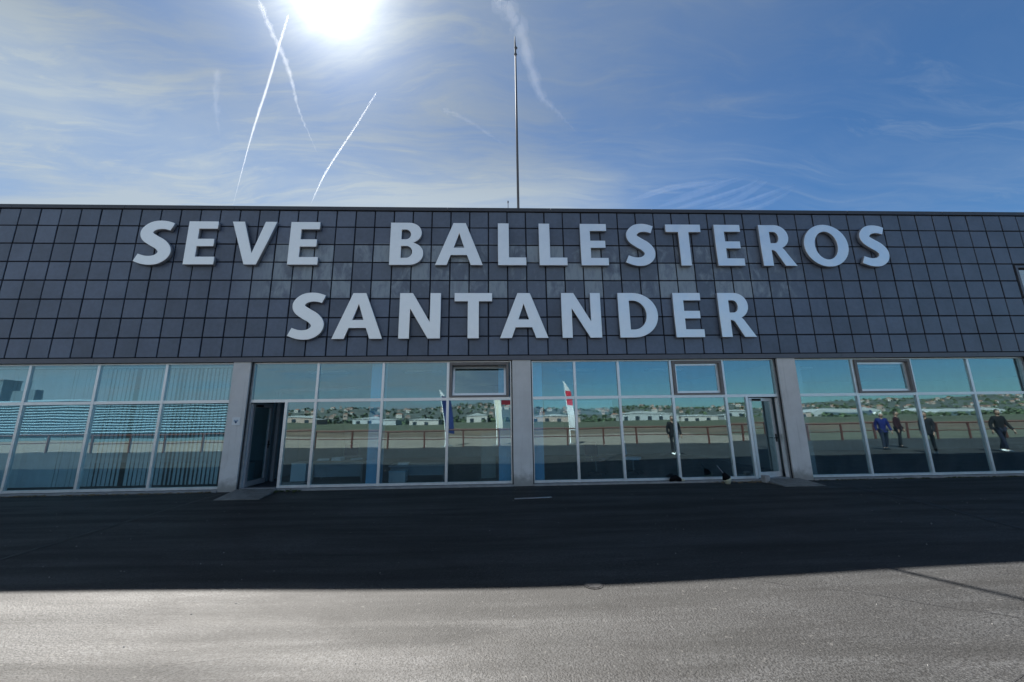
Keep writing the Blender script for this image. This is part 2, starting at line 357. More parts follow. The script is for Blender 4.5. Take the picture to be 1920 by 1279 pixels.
def copy_tree(o, parent=None):
    c = o.copy(); col.objects.link(c); c.parent = parent
    for ch in list(o.children): copy_tree(ch, c)
    return c

# ================================================================== GROUND
def ground_z(x, y):
    t = max(0.0, min(1.0, (-y - 0.8) / 4.5)); t = t * t * (3 - 2 * t)
    back = max(0.0, min(1.0, (-y - 8.0) / 5.0)); back = back * back * (3 - 2 * back)
    return -0.06 - 0.10 * t * (1 - back) * math.exp(-((x - 0.6) / 3.9) ** 2)
b = MB(); b.sm = True
xs = [-60 + 1.0 * i for i in range(48)] + [-12 + 0.4 * i for i in range(61)] + [12.9 + 1.0 * i for i in range(48)]
ys = [-15.4 + 0.35 * i for i in range(45)] + [0.3]
for y in ys:
    for x in xs: b.v.append((x, y, ground_z(x, y)))
nx = len(xs)
for j in range(len(ys) - 1):
    for i in range(nx - 1):
        a = j * nx + i; b.f.append((a, a + 1, a + nx + 1, a + nx))
apron = tag(b.build('pavement', 'asphalt'), kind='structure')
def sheet(name, mat, x0, x1, y0, y1, z, nx=24, ny=24):
    b = MB()
    for j in range(ny + 1):
        for i in range(nx + 1): b.v.append((x0 + (x1 - x0) * i / nx, y0 + (y1 - y0) * j / ny, z))
    for j in range(ny):
        for i in range(nx):
            a = j * (nx + 1) + i; b.f.append((a, a + 1, a + nx + 2, a + nx + 1))
    return tag(b.build(name, mat), kind='structure')
sheet('ground', 'field', -9000, 9000, -9000, 9000, -0.5)
sheet('concrete_apron', 'road', -120, 21, -34.0, -15.5, -0.075)
sheet('verge', 'verge', 21.1, 300, -34.0, -15.5, -0.08)
sheet('earth_strip', 'earth', -320, 120, -80, -33.2, -0.12)

# tar joints running out from the pillars, laid on the asphalt
def seam(pts, wd, name='joint'):
    b = MB(); n = 26
    for i in range(n + 1):
        t = i / n * (len(pts) - 1); k = min(int(t), len(pts) - 2); u = t - k
        x = pts[k][0] * (1 - u) + pts[k + 1][0] * u + random.uniform(-.012, .012); y = pts[k][1] * (1 - u) + pts[k + 1][1] * u
        w = wd * random.uniform(.6, 1.25) / 2
        for s in (-1, 1): b.v.append((x + s * w, y, ground_z(x, y) + 0.004))
    b.f = [(2 * i, 2 * i + 1, 2 * i + 3, 2 * i + 2) for i in range(n)]
    return b.build(name, 'tar', apron)
seam([(-6.62, -0.1), (-6.40, -3.6), (-6.25, -5.2), (-6.0, -9.5)], 0.07)
seam([(8.46, -0.1), (8.05, -3.0), (7.6, -4.6), (6.9, -8.5)], 0.07)
# thin wandering cracks in the lit part
for (x0, y0, x1, y1) in ((2.1, -5.4, 4.6, -6.9), (-4.5, -7.1, -1.6, -6.9), (3.2, -7.5, 6.0, -6.6)):
    pts = []; n = 9
    for i in range(n): pts.append((x0 + (x1 - x0) * i / (n - 1) + random.uniform(-.05, .05), y0 + (y1 - y0) * i / (n - 1) + random.uniform(-.05, .05)))
    seam(pts, 0.010, 'crack')

# ================================================================== BUILDING
W = 0.54; X0 = -12.6426; ROW = 0.986 * W; ZB = 6.1 * W      # tile pitch, first joint, row height, bottom of the cladding
bld = tag(empty('terminal_building'), 'low airport terminal with slate tile fascia over wide reflective glazing', 'building')
XL, XR = -22.4, 23.6
MB().box(XL, XR, 0.03, 0.22, 3.30, 7.53).build('fascia_wall', 'joint', bld)
MB().box(XL, XR, 0.22, 14, 7.10, 7.20).build('roof', 'roof_felt', bld)
MB().box(XL, XR, 13.8, 14.0, -0.3, 7.1).build('rear_wall', 'int_wall', bld)
MB().box(XL - .2, XL, 0.02, 14, -0.3, 7.5).build('side_wall', 'concrete', bld); MB().box(XR, XR + .2, 0.02, 14, -0.3, 7.5).build('side_wall', 'concrete', bld)
cop = MB()
x = XL
while x < XR - .1:
    cop.box(x + .004, min(x + 3.0, XR) - .004, -0.035, 0.34, 7.535, 7.64); x += 3.0
cop.build('coping', 'coping', bld)
trm = MB(); x = XL
while x < XR - .1:
    trm.box(x + .003, min(x + 4.0, XR) - .003, -0.012, 0.06, 3.165, 3.285); x += 4.0
trm.build('drip_trim', 'trim', bld)
MB().box(XL, XR, 0.062, 0.30, 3.17, 3.28).build('soffit', 'recess_shade', bld)  # shade under the cladding is put into the soffit's near-black colour

# tiles: 300 largest in view as parts, the rest joined
tw = W - 0.034; th = ROW - 0.032
tile_me = bev_box('tile', tw, 0.022, th, 0.007, 'tile')
top_me = bev_box('tile', tw, 0.022, th - 0.02, 0.007, 'tile')
win_cols = range(52, 55); win_rows = (3, 4)
C0 = Vector((0, -10.2675, 1.5873)); alltiles = []
for i in range(-18, 67):
    for j in range(8):
        if i in win_cols and j in win_rows: continue
        cx = X0 + (i + .5) * W; cz = ZB + (j + .5) * ROW - (0.012 if j == 7 else 0)
        d = Vector((cx, 0, cz)) - C0; f = d.dot(fwd); px = d.dot(right) / f; inside = abs(px) < 1.328 + .03
        area = 10.2675 / f ** 3 if inside else 0
        alltiles.append((area, i, j, cx, cz))
alltiles.sort(key=lambda t: -t[0])
rest = MB()
tbm = [(v.co.copy()) for v in tile_me.vertices]; tpf = [tuple(p.vertices) for p in tile_me.polygons]
tbm2 = [(v.co.copy()) for v in top_me.vertices]
for k, (a, i, j, cx, cz) in enumerate(alltiles):
    rot = (R(random.gauss(0, .25)), 0, R(random.gauss(0, .25))); loc = (cx + random.gauss(0, .0015), 0.011 + random.gauss(0, .0015), cz + random.gauss(0, .0015))
    if k < 300:
        inst('tile', top_me if j == 7 else tile_me, bld, loc, rot)
    else:
        mt = Matrix.Translation(loc) @ Matrix.Rotation(rot[2], 4, 'Z') @ Matrix.Rotation(rot[0], 4, 'X'); n = len(rest.v)
        rest.v += [tuple(mt @ v) for v in (tbm2 if j == 7 else tbm)]; rest.f += [tuple(n + q for q in p) for p in tpf]
tag(rest.build('tile_field', 'tile', bld), kind='stuff')
# louvred upper window at the right
wx0 = X0 + 52 * W + .05; wx1 = X0 + 55 * W - .05; wz0 = ZB + 3 * ROW + .05; wz1 = ZB + 5 * ROW - .05
b = MB(); b.box(wx0, wx0 + .07, -.01, .028, wz0, wz1).box(wx1 - .07, wx1, -.01, .028, wz0, wz1).box(wx0 + .07, wx1 - .07, -.01, .028, wz1 - .07, wz1).box(wx0 + .07, wx1 - .07, -.01, .028, wz0, wz0 + .07)
uw = b.build('upper_window', 'trim', bld)
z = wz1 - .15
while z > wz0 + .12:
    MB().prism([(-.004, z), (.024, z - .10), (.024, z - .11), (-.008, z - .012)], wx0 + .075, wx1 - .075, 'x').build('slat', 'upper_slat', uw); z -= 0.125

# pillars
for (a, c) in ((-14.25, -13.83), (-6.885, -6.445), (0.415, 0.91), (7.745, 8.255), (15.07, 15.57), (-21.6, -21.15), (22.4, 22.9)):
    MB().box(a, c, 0.015, 0.34, -0.10, 3.162).build('pillar', 'concrete', bld)

# glazing
FY = 0.125; GY = 0.165; MW = 0.066
ZT0, ZT1 = 2.115, 2.19; ZTOP = 3.162; ZBOT = 0.05
def pane(bay, x0, x1, z0, z1, tilt=(0, 0)):
    me = MB().box(-(x1 - x0) / 2, (x1 - x0) / 2, -.004, .004, -(z1 - z0) / 2, (z1 - z0) / 2).mesh('pane', 'glass')
    return inst('pane', me, bay, ((x0 + x1) / 2, GY, (z0 + z1) / 2), (R(random.gauss(0, .07) + tilt[0]), 0, R(random.gauss(0, .22) + tilt[1])))
def vbar(x, z0, z1, w=MW): return MB().box(x - w / 2, x + w / 2, FY, 0.205, z0, z1)
def hopper(bay, x0, x1, ang):
    """bottom hung light tilted into the room, with its deep fixed frame"""
    z0, z1 = ZT1 + .002, ZTOP - .035
    MB().box(x0 + .041, x0 + .11, .085, .30, z0, z1).box(x1 - .11, x1 - .041, .085, .30, z0, z1).box(x0 + .11, x1 - .11, .085, .30, z1 - .07, z1).box(x0 + .11, x1 - .11, .085, .30, z0, z0 + .045).build('hopper_frame', 'bronze', bay)
    wv = x1 - x0 - .23; hv = z1 - z0 - .125
    s = MB(); t = .055
    s.box(-wv / 2, -wv / 2 + t, -.025, .025, 0, hv).box(wv / 2 - t, wv / 2, -.025, .025, 0, hv).box(-wv / 2 + t, wv / 2 - t, -.025, .025, hv - t, hv).box(-wv / 2 + t, wv / 2 - t, -.025, .025, 0, t)
    sash = s.build('hopper_sash', 'alu', bay, ((x0 + x1) / 2, .185, z0 + .05)); sash.rotation_euler = (R(-ang), 0, 0)
    gl = MB().box(-wv / 2 + t - .005, wv / 2 - t + .005, -.004, .004, t - .005, hv - t + .005).build('hopper_pane', 'glass', bay, ((x0 + x1) / 2, .185, z0 + .05)); gl.rotation_euler = (R(-ang), 0, 0)
def bay(xa, xb, mull, hop=None, hop_ang=9, door=None):
    """xa..xb clear width between pillars; mull = mullion centres; door = (x0, x1) lower opening"""
    f = MB(); jl = xa + .055; jr = xb - .055
    f.box(xa + .004, jl, FY - .012, .25, -.01, ZTOP - .003).box(jr, xb - .004, FY - .012, .25, -.01, ZTOP - .003)
    f.box(jl + .001, jr - .001, FY, .24, ZTOP - .034, ZTOP - .003)
    o = f.build('window_bay', 'alu', bld)
    MB().box(xa + .002, xb - .002, -.02, .3, -.16, -.022).build('curb', 'curb', o)
    # near-black strips that paint the shade in the recess between frame and pillar
    MB().box(xa + .002, xa + .03, .06, .085, -.02, ZTOP - .004).build('painted_gap_shade', 'recess_shade', o); MB().box(xb - .03, xb - .002, .06, .085, -.02, ZTOP - .004).build('painted_gap_shade', 'recess_shade', o)
    allm = sorted([jl] + list(mull) + [jr])
    segs = list(zip(allm[:-1], allm[1:]))
    for x in mull: vbar(x, -.012, ZTOP - .036).build('mullion', 'alu', o)
    for k, (a, c) in enumerate(segs):
        a2 = a + (MW / 2 if a != jl else 0) + .001; c2 = c - (MW / 2 if c != jr else 0) - .001
        MB().box(a2, c2, FY + .004, .24, ZT0, ZT1).build('transom', 'alu', o)
        if hop is not None and k == hop: hopper(o, a, c, hop_ang)
        else: pane(o, a2 - .02, c2 + .02, ZT1 - .01, ZTOP - .03)
        if door and a - .01 <= door[0] and door[1] <= c + .01:
            if door[0] > a + .2:
                vbar(door[0], -.012, ZT0 - .001, .07).build('door_jamb', 'alu', o)
                pane(o, a2 - .02, door[0] - .03, ZBOT - .01, ZT0 + .01); MB().box(a2, door[0] - .036, FY + .004, .24, -.008, ZBOT).build('bottom_rail', 'alu', o)
            if door[1] < c - .2:
                vbar(door[1], -.012, ZT0 - .001, .07).build('door_jamb', 'alu', o)
                pane(o, door[1] + .03, c2 + .02, ZBOT - .01, ZT0 + .01); MB().box(door[1] + .036, c2, FY + .004, .24, -.008, ZBOT).build('bottom_rail', 'alu', o)
        else:
            pane(o, a2 - .02, c2 + .02, ZBOT - .01, ZT0 + .01)
            MB().box(a2, c2, FY + .004, .24, -.008, ZBOT).build('bottom_rail', 'alu', o)
    return o
bay(-21.15, -14.25, (-19.4, -17.7, -16.0))
bay(-13.83, -6.885, (-12.075, -10.365, -8.65))
bay(-6.445, 0.415, (-4.745, -3.03, -1.31), hop=3, hop_ang=11, door=(-6.39, -5.49))
bay(0.91, 7.745, (2.115, 3.32, 4.785, 6.25), hop=3, hop_ang=.6, door=(6.825, 7.69))
bay(8.255, 15.07, (9.99, 11.695, 13.41), hop=1, hop_ang=.6)
bay(15.57, 22.4, (17.3, 19.0, 20.7))
# doors: leaf frame with pane, handle and closer; hinged at the left jamb
def door(hx, width, angle, mat, hinge_y=.20):
    b = MB(); t = .085; h = 2.075; z0 = .0
    b.box(0, t, -.028, .028, z0, h).box(width - t, width, -.028, .028, z0, h).box(t, width - t, -.028, .028, h - t, h).box(t, width - t, -.028, .028, z0, .13)
    o = b.build('door', mat, bld, (hx, hinge_y, 0.012)); o.rotation_euler = (0, 0, R(angle))
    MB().box(t - .01, width - t + .01, -.004, .004, .12, h - t + .01).build('door_pane', 'glass', o)
    hb = MB(); hb.tube([(width - .04, -.03, 1.0), (width - .04, -.075, 1.0), (width - .15, -.075, 1.0)], .011, 8); hb.box(width - .062, width - .02, -.037, -.0285, .9, 1.1); hb.build('handle', 'rubber', o)
    MB().box(.10, .36, -.075, -.029, h - .075, h - .02).build('door_closer', 'rubber', o)
    return o
door(-6.385, .86, 89, 'door_grey')
door(6.87, .80, 13, 'alu', .16)
MB().box(-6.39, -5.53, .09, .26, -.02, .012).build('threshold', 'steel', bld); MB().box(6.86, 7.69, .09, .26, -.02, .011).build('threshold', 'steel', bld)

# interior shell
MB().box(XL, XR, .31, 8.0, -.14, -.03).build('interior_floor', 'int_floor', bld)
MB().box(XL, XR, .31, 8.0, 3.20, 3.29).build('interior_ceiling', 'int_ceil', bld)
MB().box(XL, XR, 8.0, 8.1, -.1, 3.195).build('interior_wall', 'int_wall', bld)
for x in (-7.0, 8.6): MB().box(x - .06, x + .06, .36, 7.99, -.029, 3.19).build('partition', 'int_wall', bld)
for (a, c, y) in ((-3.40, -3.07, .33), (0.04, 0.36, .345), (0.95, 1.24, .345)): MB().box(a, c, y, y + .35, -.028, 3.19).build('interior_column', 'blue', bld)
MB().box(-.46, -.05, 1.3, 1.6, -.028, 1.25).build('interior_pier', 'grey_green', bld)
MB().box(1.32, 3.24, .60, .64, 1.70, 2.09).build('hanging_panel', 'panel_blue', bld)
MB().box(-6.44, -6.36, 1.45, 1.53, -.028, 2.5).build('vestibule_post', 'door_grey', bld); MB().box(-6.60, -6.56, 1.54, 3.2, -.028, 2.5).build('vestibule_screen', 'cab', bld)
MB().box(-6.43, -4.2, 1.46, 1.52, 2.502, 2.58).build('vestibule_header', 'door_grey', bld)
for (x0, x1, z0, z1, mt) in ((-5.9, -5.3, 1.3, 2.1, 'white'), (-4.6, -4.0, 1.2, 1.9, 'panel_blue'), (2.0, 3.1, 1.1, 1.9, 'white'), (5.0, 5.9, 1.2, 2.0, 'beige')): MB().box(x0, x1, 7.96, 7.99, z0, z1).build('notice_board', mt, bld)
for x in (-5.4, -2.4, 2.6, 5.6, 10.0, 13.0): MB().box(x - .6, x + .6, 2.2, 2.5, 3.14, 3.195).build('ceiling_fitting', 'white', bld)

# ------------------------------------------------------------------ lettering
def bez(p0, p1, p2, p3, n=12, last=False):
    o = []
    for i in range(n + (1 if last else 0)):
        t = i / n; u = 1 - t
        o.append((u ** 3 * p0[0] + 3 * u * u * t * p1[0] + 3 * u * t * t * p2[0] + t ** 3 * p3[0], u ** 3 * p0[1] + 3 * u * u * t * p1[1] + 3 * u * t * t * p2[1] + t ** 3 * p3[1]))
    return o
def bowl(x0, xr, y0, y1, xs):
    """right-facing bowl from (xs,y1) round to (xs,y0) with extreme x = xr"""
    ym = (y0 + y1) / 2; k = .56
    return bez((xs, y1), (xs + (xr - xs) * k, y1), (xr, ym + (y1 - ym) * k), (xr, ym)) + bez((xr, ym), (xr, ym - (ym - y0) * k), (xs + (xr - xs) * k, y0), (xs, y0), last=True)
def oval(cx, cy, rx, ry, n=44): return [(cx + rx * math.cos(2 * math.pi * i / n), cy + ry * math.sin(2 * math.pi * i / n)) for i in range(n)]
def catmull(P, n=7):
    o = []; Q = [P[0]] + P + [P[-1]]
    for k in range(1, len(Q) - 2):
        a, b_, c, d = Q[k - 1:k + 3]
        for i in range(n):
            t = i / n
            o.append(tuple(.5 * (2 * b_[q] + (c[q] - a[q]) * t + (2 * a[q] - 5 * b_[q] + 4 * c[q] - d[q]) * t * t + (3 * b_[q] - a[q] - 3 * c[q] + d[q]) * t ** 3) for q in (0, 1)))
    o.append(P[-1]); return o
def glyph(ch):
    if ch == 'E': return .63, [[(0, 0), (.63, 0), (.63, .172), (.225, .172), (.225, .42), (.575, .42), (.575, .588), (.225, .588), (.225, .832), (.615, .832), (.615, 1), (0, 1)]]
    if ch == 'L': return .60, [[(0, 0), (.60, 0), (.60, .178), (.23, .178), (.23, 1), (0, 1)]]
    if ch == 'T': return .79, [[(.28, 0), (.51, 0), (.51, .818), (.79, .818), (.79, 1), (0, 1), (0, .818), (.28, .818)]]
    if ch == 'V': return .92, [[(.335, 0), (.585, 0), (.92, 1), (.685, 1), (.465, .25), (.245, 1), (0, 1)]]
    if ch == 'A': return .98, [[(0, 0), (.235, 0), (.315, .235), (.655, .235), (.735, 0), (.98, 0), (.62, 1), (.365, 1)], [(.372, .405), (.60, .405), (.487, .775)]]
    if ch == 'N': return .85, [[(0, 0), (.215, 0), (.215, .67), (.60, 0), (.85, 0), (.85, 1), (.635, 1), (.635, .345), (.265, 1), (0, 1)]]
    if ch == 'O': return 1.0, [oval(.5, .5, .5, .518), oval(.5, .5, .262, .348)]
    if ch == 'D': return .82, [[(0, 0), (0, 1)] + bowl(0, .82, 0, 1, .30), [(.225, .172), (.225, .828)] + bowl(0, .585, .172, .828, .30)]
    if ch == 'B': return .68, [[(0, 0), (0, 1)] + bowl(0, .635, .51, 1, .37)[:-3] + [(.47, .525)] + bowl(0, .68, 0, .525, .40)[3:], [(.222, .60), (.222, .838)] + bowl(0, .42, .60, .838, .31), [(.222, .16), (.222, .445)] + bowl(0, .455, .16, .445, .33)]
    if ch == 'R': return .76, [[(0, 0), (0, 1)] + bowl(0, .655, .415, 1, .36)[:-5] + [(.475, .435)] + bez((.475, .435), (.52, .40), (.545, .355), (.57, .30), 6) + [(.76, 0), (.50, 0), (.355, .285)] + bez((.355, .285), (.325, .35), (.295, .385), (.225, .385), 6, True) + [(.225, 0)], [(.225, .548), (.225, .832)] + bowl(0, .43, .548, .832, .32)]
    if ch == 'S':
        c = catmull([(.615, .868), (.50, .905), (.375, .912), (.245, .875), (.152, .765), (.178, .645), (.30, .548), (.44, .455), (.528, .335), (.512, .205), (.405, .112), (.275, .088), (.15, .105), (.02, .155)])
        n = len(c); L = []; Rr = []
        for i, p in enumerate(c):
            a = c[max(i - 1, 0)]; d = c[min(i + 1, n - 1)]; tx, ty = d[0] - a[0], d[1] - a[1]; l = math.hypot(tx, ty) or 1; tx /= l; ty /= l
            u = i / (n - 1); hw = .089 + .034 * math.sin(math.pi * u) ** 1.5
            L.append((p[0] - ty * hw, p[1] + tx * hw)); Rr.append((p[0] + ty * hw, p[1] - tx * hw))
        xs_ = [q[0] for q in L + Rr]; mn = min(xs_)
        return max(xs_) - mn, [[(q[0] - mn, q[1]) for q in L + Rr[::-1]]]
def letter(ch, x0, x1, z0, h, label):
    w, polys = glyph(ch); sx = (x1 - x0) / w
    cu = bpy.data.curves.new('letter', 'CURVE'); cu.dimensions = '2D'; cu.fill_mode = 'BOTH'; cu.extrude = 0.045; cu.bevel_depth = 0.006; cu.bevel_resolution = 0
    for pl in polys:
        s = cu.splines.new('POLY'); s.points.add(len(pl) - 1); s.use_cyclic_u = True
        for p, q in zip(s.points, pl): p.co = (q[0] * sx, q[1] * h, 0, 1)
    tmp = bpy.data.objects.new('tmp', cu); col.objects.link(tmp)
    me = bpy.data.meshes.new_from_object(tmp.evaluated_get(bpy.context.evaluated_depsgraph_get())); me.name = 'letter'
    bpy.data.objects.remove(tmp); bpy.data.curves.remove(cu)
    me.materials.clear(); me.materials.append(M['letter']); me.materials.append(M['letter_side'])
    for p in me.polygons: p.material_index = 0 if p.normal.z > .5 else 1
    o = bpy.data.objects.new('sign_letter', me); link(o); o.rotation_euler = (R(90), 0, 0); o.location = (x0, -0.075, z0)
    return tag(o, label, 'letter', 'raised letters on the fascia')
ZU, ZL, CH = 5.835, 3.745, 1.265
row1 = [('S', -9.81, -8.87, 'pale grey letter S, leftmost letter of the upper row'), ('E', -8.49, -7.69, 'pale grey letter E, second letter of the upper row'), ('V', -7.32, -6.12, 'pale grey letter V between two E letters in the upper row'),
        ('E', -5.724, -4.916, 'pale grey letter E left of the wide gap in the upper row'), ('B', -2.964, -2.04, 'pale grey letter B right of the wide gap in the upper row'), ('A', -1.698, -.382, 'pale grey letter A in the upper row, beside the B'),
        ('L', .055, .842, 'left one of the two pale letters L in the upper row'), ('L', 1.223, 2.005, 'right one of the two pale letters L in the upper row'), ('E', 2.412, 3.186, 'pale grey letter E following the double L in the upper row'),
        ('S', 3.69, 4.55, 'pale grey letter S in the middle of the upper row, left of the T'), ('T', 4.919, 5.943, 'pale grey letter T in the upper row between S and E'), ('E', 6.359, 7.144, 'pale grey letter E between T and R in the upper row'),
        ('R', 7.697, 8.681, 'pale grey letter R in the upper row, left of the O'), ('O', 8.999, 10.325, 'pale grey letter O, the only O on the fascia'), ('S', 10.67, 11.52, 'pale grey letter S, rightmost letter of the upper row')]
row2 = [('S', -5.52, -4.60, 'pale letter S, first letter of the lower row'), ('A', -4.365, -3.048, 'pale letter A, second letter of the lower row'), ('N', -2.619, -1.519, 'pale letter N left of the T in the lower row'),
        ('T', -1.141, -.123, 'pale letter T, the only T in the lower row'), ('A', .096, 1.397, 'pale letter A right of the T in the lower row'), ('N', 1.789, 2.867, 'pale letter N left of the D in the lower row'),
        ('D', 3.371, 4.458, 'pale letter D, the only D on the fascia'), ('E', 4.927, 5.722, 'pale letter E, the only E in the lower row'), ('R', 6.21, 7.18, 'pale letter R, last letter of the lower row')]
for ch, a, c, lb in row1: letter(ch, a, c, ZU, CH, lb)
for ch, a, c, lb in row2: letter(ch, a, c, ZL, CH, lb)

# ------------------------------------------------------------------ roof mast
t = tag(empty('roof_mast', (0.73, 1.2, 7.2)), 'tall thin grey mast standing on the roof behind the parapet', 'mast')
b = MB(); b.sm = True; b.tube([(0, 0, 0), (0, 0, 4.0), (0, 0, 7.2)], [.042, .038, .030], 14); b.build('pole', 'mast', t)
b = MB(); b.sm = True; b.tube([(0, 0, 7.2), (0, 0, 7.25), (-.01, 0, 7.7), (-.015, 0, 8.0)], [.036, .034, .028, .012], 10); b.build('spike', 'mast', t)
b = MB(); b.sm = True; b.tube([(0, 0, 7.18), (0, 0, 7.22), (0, 0, 7.26)], [.03, .06, .02], 12).tube([(0.01, 0, 7.45), (.015, 0, 7.50), (.015, 0, 7.56)], [.02, .062, .02], 12); b.build('collar', 'coping', t)
MB().box(-.14, .14, -.14, .14, .002, .03).build('base_plate', 'steel', t)
t = tag(empty('roof_rod', (0.37, 0.45, 7.2)), 'short thin rod on the parapet just left of the mast', 'rod')
MB().tube([(0, 0, 0), (0, 0, .92)], .012, 8).build('rod', 'steel', t); MB().tube([(0, 0, .90), (0, 0, .96)], .024, 8).build('cap', 'steel', t)

# ------------------------------------------------------------------ small things at the facade
t = tag(empty('wall_sign', (-6.635, .012, 1.64)), 'small white square sign with blue emblem on left pillar', 'sign')
bp = bev_box('plate', .20, .010, .20, .004, 'white'); inst('plate', bp, t, (0, -.004, 0))
M['sign_blue'] = pbr('sign_blue', (0.05, 0.10, 0.20), .5)
b = MB(); pts = oval(0, -.018, .026, .028, 18); b.prism(pts, -.0125, -.0095); b.build('emblem_dot', 'sign_blue', t)
M['sign_pale'] = pbr('sign_pale_blue', (0.30, 0.42, 0.55), .5)
b = MB(); b.prism([(-.062, .015), (-.03, -.008), (.03, -.008), (.062, .015), (.03, .045), (0, .022), (-.03, .045)], -.0115, -.0095); b.build('emblem_wings', 'sign_pale', t)
st = MB().box(.115, .355, .158, .161, 1.985, 2.105).build('window_sticker', 'red'); tag(st, 'red rectangular sticker on glass left of the central pillar', 'sticker')

def ramp(x0, x1, y1, skew, label):
    t = tag(empty('door_ramp', ((x0 + x1) / 2, 0, 0)), label, 'ramp', 'ramps at the doors'); hw = (x1 - x0) / 2
    b = MB(); g0 = -.058
    b.v = [(-hw, -.022, .005), (hw, -.022, .005), (hw + skew, y1, g0 + .012), (-hw + skew, y1, g0 + .012), (-hw, -.022, g0), (hw, -.022, g0), (hw + skew, y1, g0), (-hw + skew, y1, g0)]
    b.f = [(0, 1, 2, 3), (4, 7, 6, 5), (0, 4, 5, 1), (1, 5, 6, 2), (2, 6, 7, 3), (3, 7, 4, 0)]
    b.build('ramp_plate', 'ramp', t)
    for k in range(7):
        u = (k + .5) / 7; x = -hw + 2 * hw * u
        MB().prism([(x - .02, 0), (x + .02, 0), (x + .02, .004), (x - .02, .004)], 0, 1).mesh('x', 'ramp')
        r = MB(); r.v = [(x - .018, -.06, .0075), (x + .018, -.06, .0075), (x + .018 + skew * .94, y1 * .96, -.042), (x - .018 + skew * .94, y1 * .96, -.042), (x - .018, -.06, -.01), (x + .018, -.06, -.01), (x + .018 + skew * .94, y1 * .96, -.055), (x - .018 + skew * .94, y1 * .96, -.055)]
        r.f = b.f; r.build('rib', 'ramp', t)
ramp(-6.40, -5.42, -1.05, .18, 'worn grey ramp in front of the open left door')
ramp(6.85, 7.85, -.85, -.02, 'worn grey ramp in front of the right door')
# pale strip on the ground by the central pillar
o = bev_box('drain_strip', .80, .055, .02, .004, 'steel'); tag(inst('metal_strip', o, None, (.76, -1.56, -.054), (0, 0, R(6))), 'thin pale metal strip lying on asphalt before central pillar', 'strip')
# manhole
t = tag(empty('manhole_cover', (1.02, -5.74, ground_z(1.02, -5.74))), 'small dark iron cover in the asphalt near the shadow edge', 'manhole cover')
MB().prism(oval(0, 0, .10, .10, 24), -.02, .006, 'z').build('rim', 'iron', t); MB().prism(oval(0, 0, .08, .08, 24), -.02, .010, 'z').build('lid', 'iron', t)
# bits by the sill of the third bay
b = MB(); b.sm = True; b.tube([(-.17, 0, .02), (-.10, .01, .07), (0, 0, .095), (.09, -.01, .06), (.15, 0, .02)], [.02, .06, .075, .055, .02], 10)
t = tag(empty('cloth_bundle', (4.60, .02, -.03)), 'dark bundle lying on the sill under the central right glazing', 'bundle'); b.build('bundle', 'dark', t)
b = MB(); b.sm = True; b.tube([(.12, -.01, .03), (.17, -.015, .045), (.22, -.02, .03)], [.02, .032, .015], 8); b.build('pale_end', 'cream', t)
t = tag(empty('hand_brush', (5.78, -.28, -.06)), 'small upturned brush with thin stalk and pale ring foot by the sill', 'brush')
b = MB(); b.sm = True; b.tube([(0, 0, 0.0), (0, 0, .05), (0, 0, .09), (-.02, 0, .13)], [.055, .075, .095, .11], 12); b.build('ring_foot', 'cream', t)
b = MB(); b.sm = True; b.tube([(-.02, 0, .131), (-.05, 0, .20), (-.09, 0, .27)], [.105, .07, .03], 10); b.build('brush_head', 'dark', t)
b = MB(); b.tube([(-.09, 0, .26), (-.22, .02, .44)], .012, 8); b.build('stalk', 'steel', t)
bb = bev_box('stone_block', .14, .16, .18, .015, 'curb'); tag(inst('stone_block', bb, None, (6.82, -.20, .028), (0, 0, R(8))), 'small pale stone block beside the right door', 'block')

# weeds and litter along the foot of the glazing
def weeds(name, x0, x1, n, y0, y1, hmax, mat, label, cat):
    b = MB()
    for k in range(n):
        x = random.uniform(x0, x1); y = random.uniform(y0, y1); 
        c = .5 + .5 * math.sin(x * 3.1) * math.sin(x * 7.7 + 1)
        if random.random() > .25 + .75 * c: continue
        for q in range(random.randint(3, 6)):
            a = random.uniform(0, 6.28); l = random.uniform(.3, 1) * hmax; w = l * random.uniform(.12, .25); dx, dy = math.cos(a), math.sin(a); lean = random.uniform(.3, 1.1)
            p0 = (x - dy * w * .5, y + dx * w * .5, -.062); p1 = (x + dy * w * .5, y - dx * w * .5, -.062)
            m = (x + dx * l * lean * .5 + dy * w, y + dy * l * lean * .5 - dx * w, -.06 + l * .6); m2 = (x + dx * l * lean * .5 - dy * w, y + dy * l * lean * .5 + dx * w, -.06 + l * .6)
            tip = (x + dx * l * lean, y + dy * l * lean, -.06 + l * random.uniform(.5, 1))
            b.quad(p0, p1, m, tip, m2)
    tag(b.build(name, mat), label, cat, kind='stuff')
weeds('weeds', -12.5, -7.0, 260, -.16, -.03, .05, 'dry', 'dry weeds and leaf litter along the left sill', 'weeds')
weeds('moss', 8.3, 15.2, 420, -.12, -.025, .04, 'weed', 'low green moss and weeds along the right sill', 'moss')
weeds('grass_tufts', -5.5, -4.8, 60, -.3, -.04, .07, 'weed', 'green tufts beside the left door ramp', 'grass')
weeds('leaf_litter', 5.6, 6.9, 90, -.3, -.03, .05, 'dry', 'leaf litter beside the right door ramp', 'leaf litter')
b = MB()
for k in range(260):
    x = random.uniform(-9, 10); y = -random.random() ** 1.3 * 8.2; s = random.uniform(.003, .007); z = ground_z(x, y)
    b.tube([(x, y, z - .002), (x + s * .2, y, z + s * .8), (x, y, z + s * 1.4)], [s, s * .8, s * .2], 5)
tag(b.build('gravel', 'curb'), 'loose grit scattered over the asphalt', 'gravel', kind='stuff')

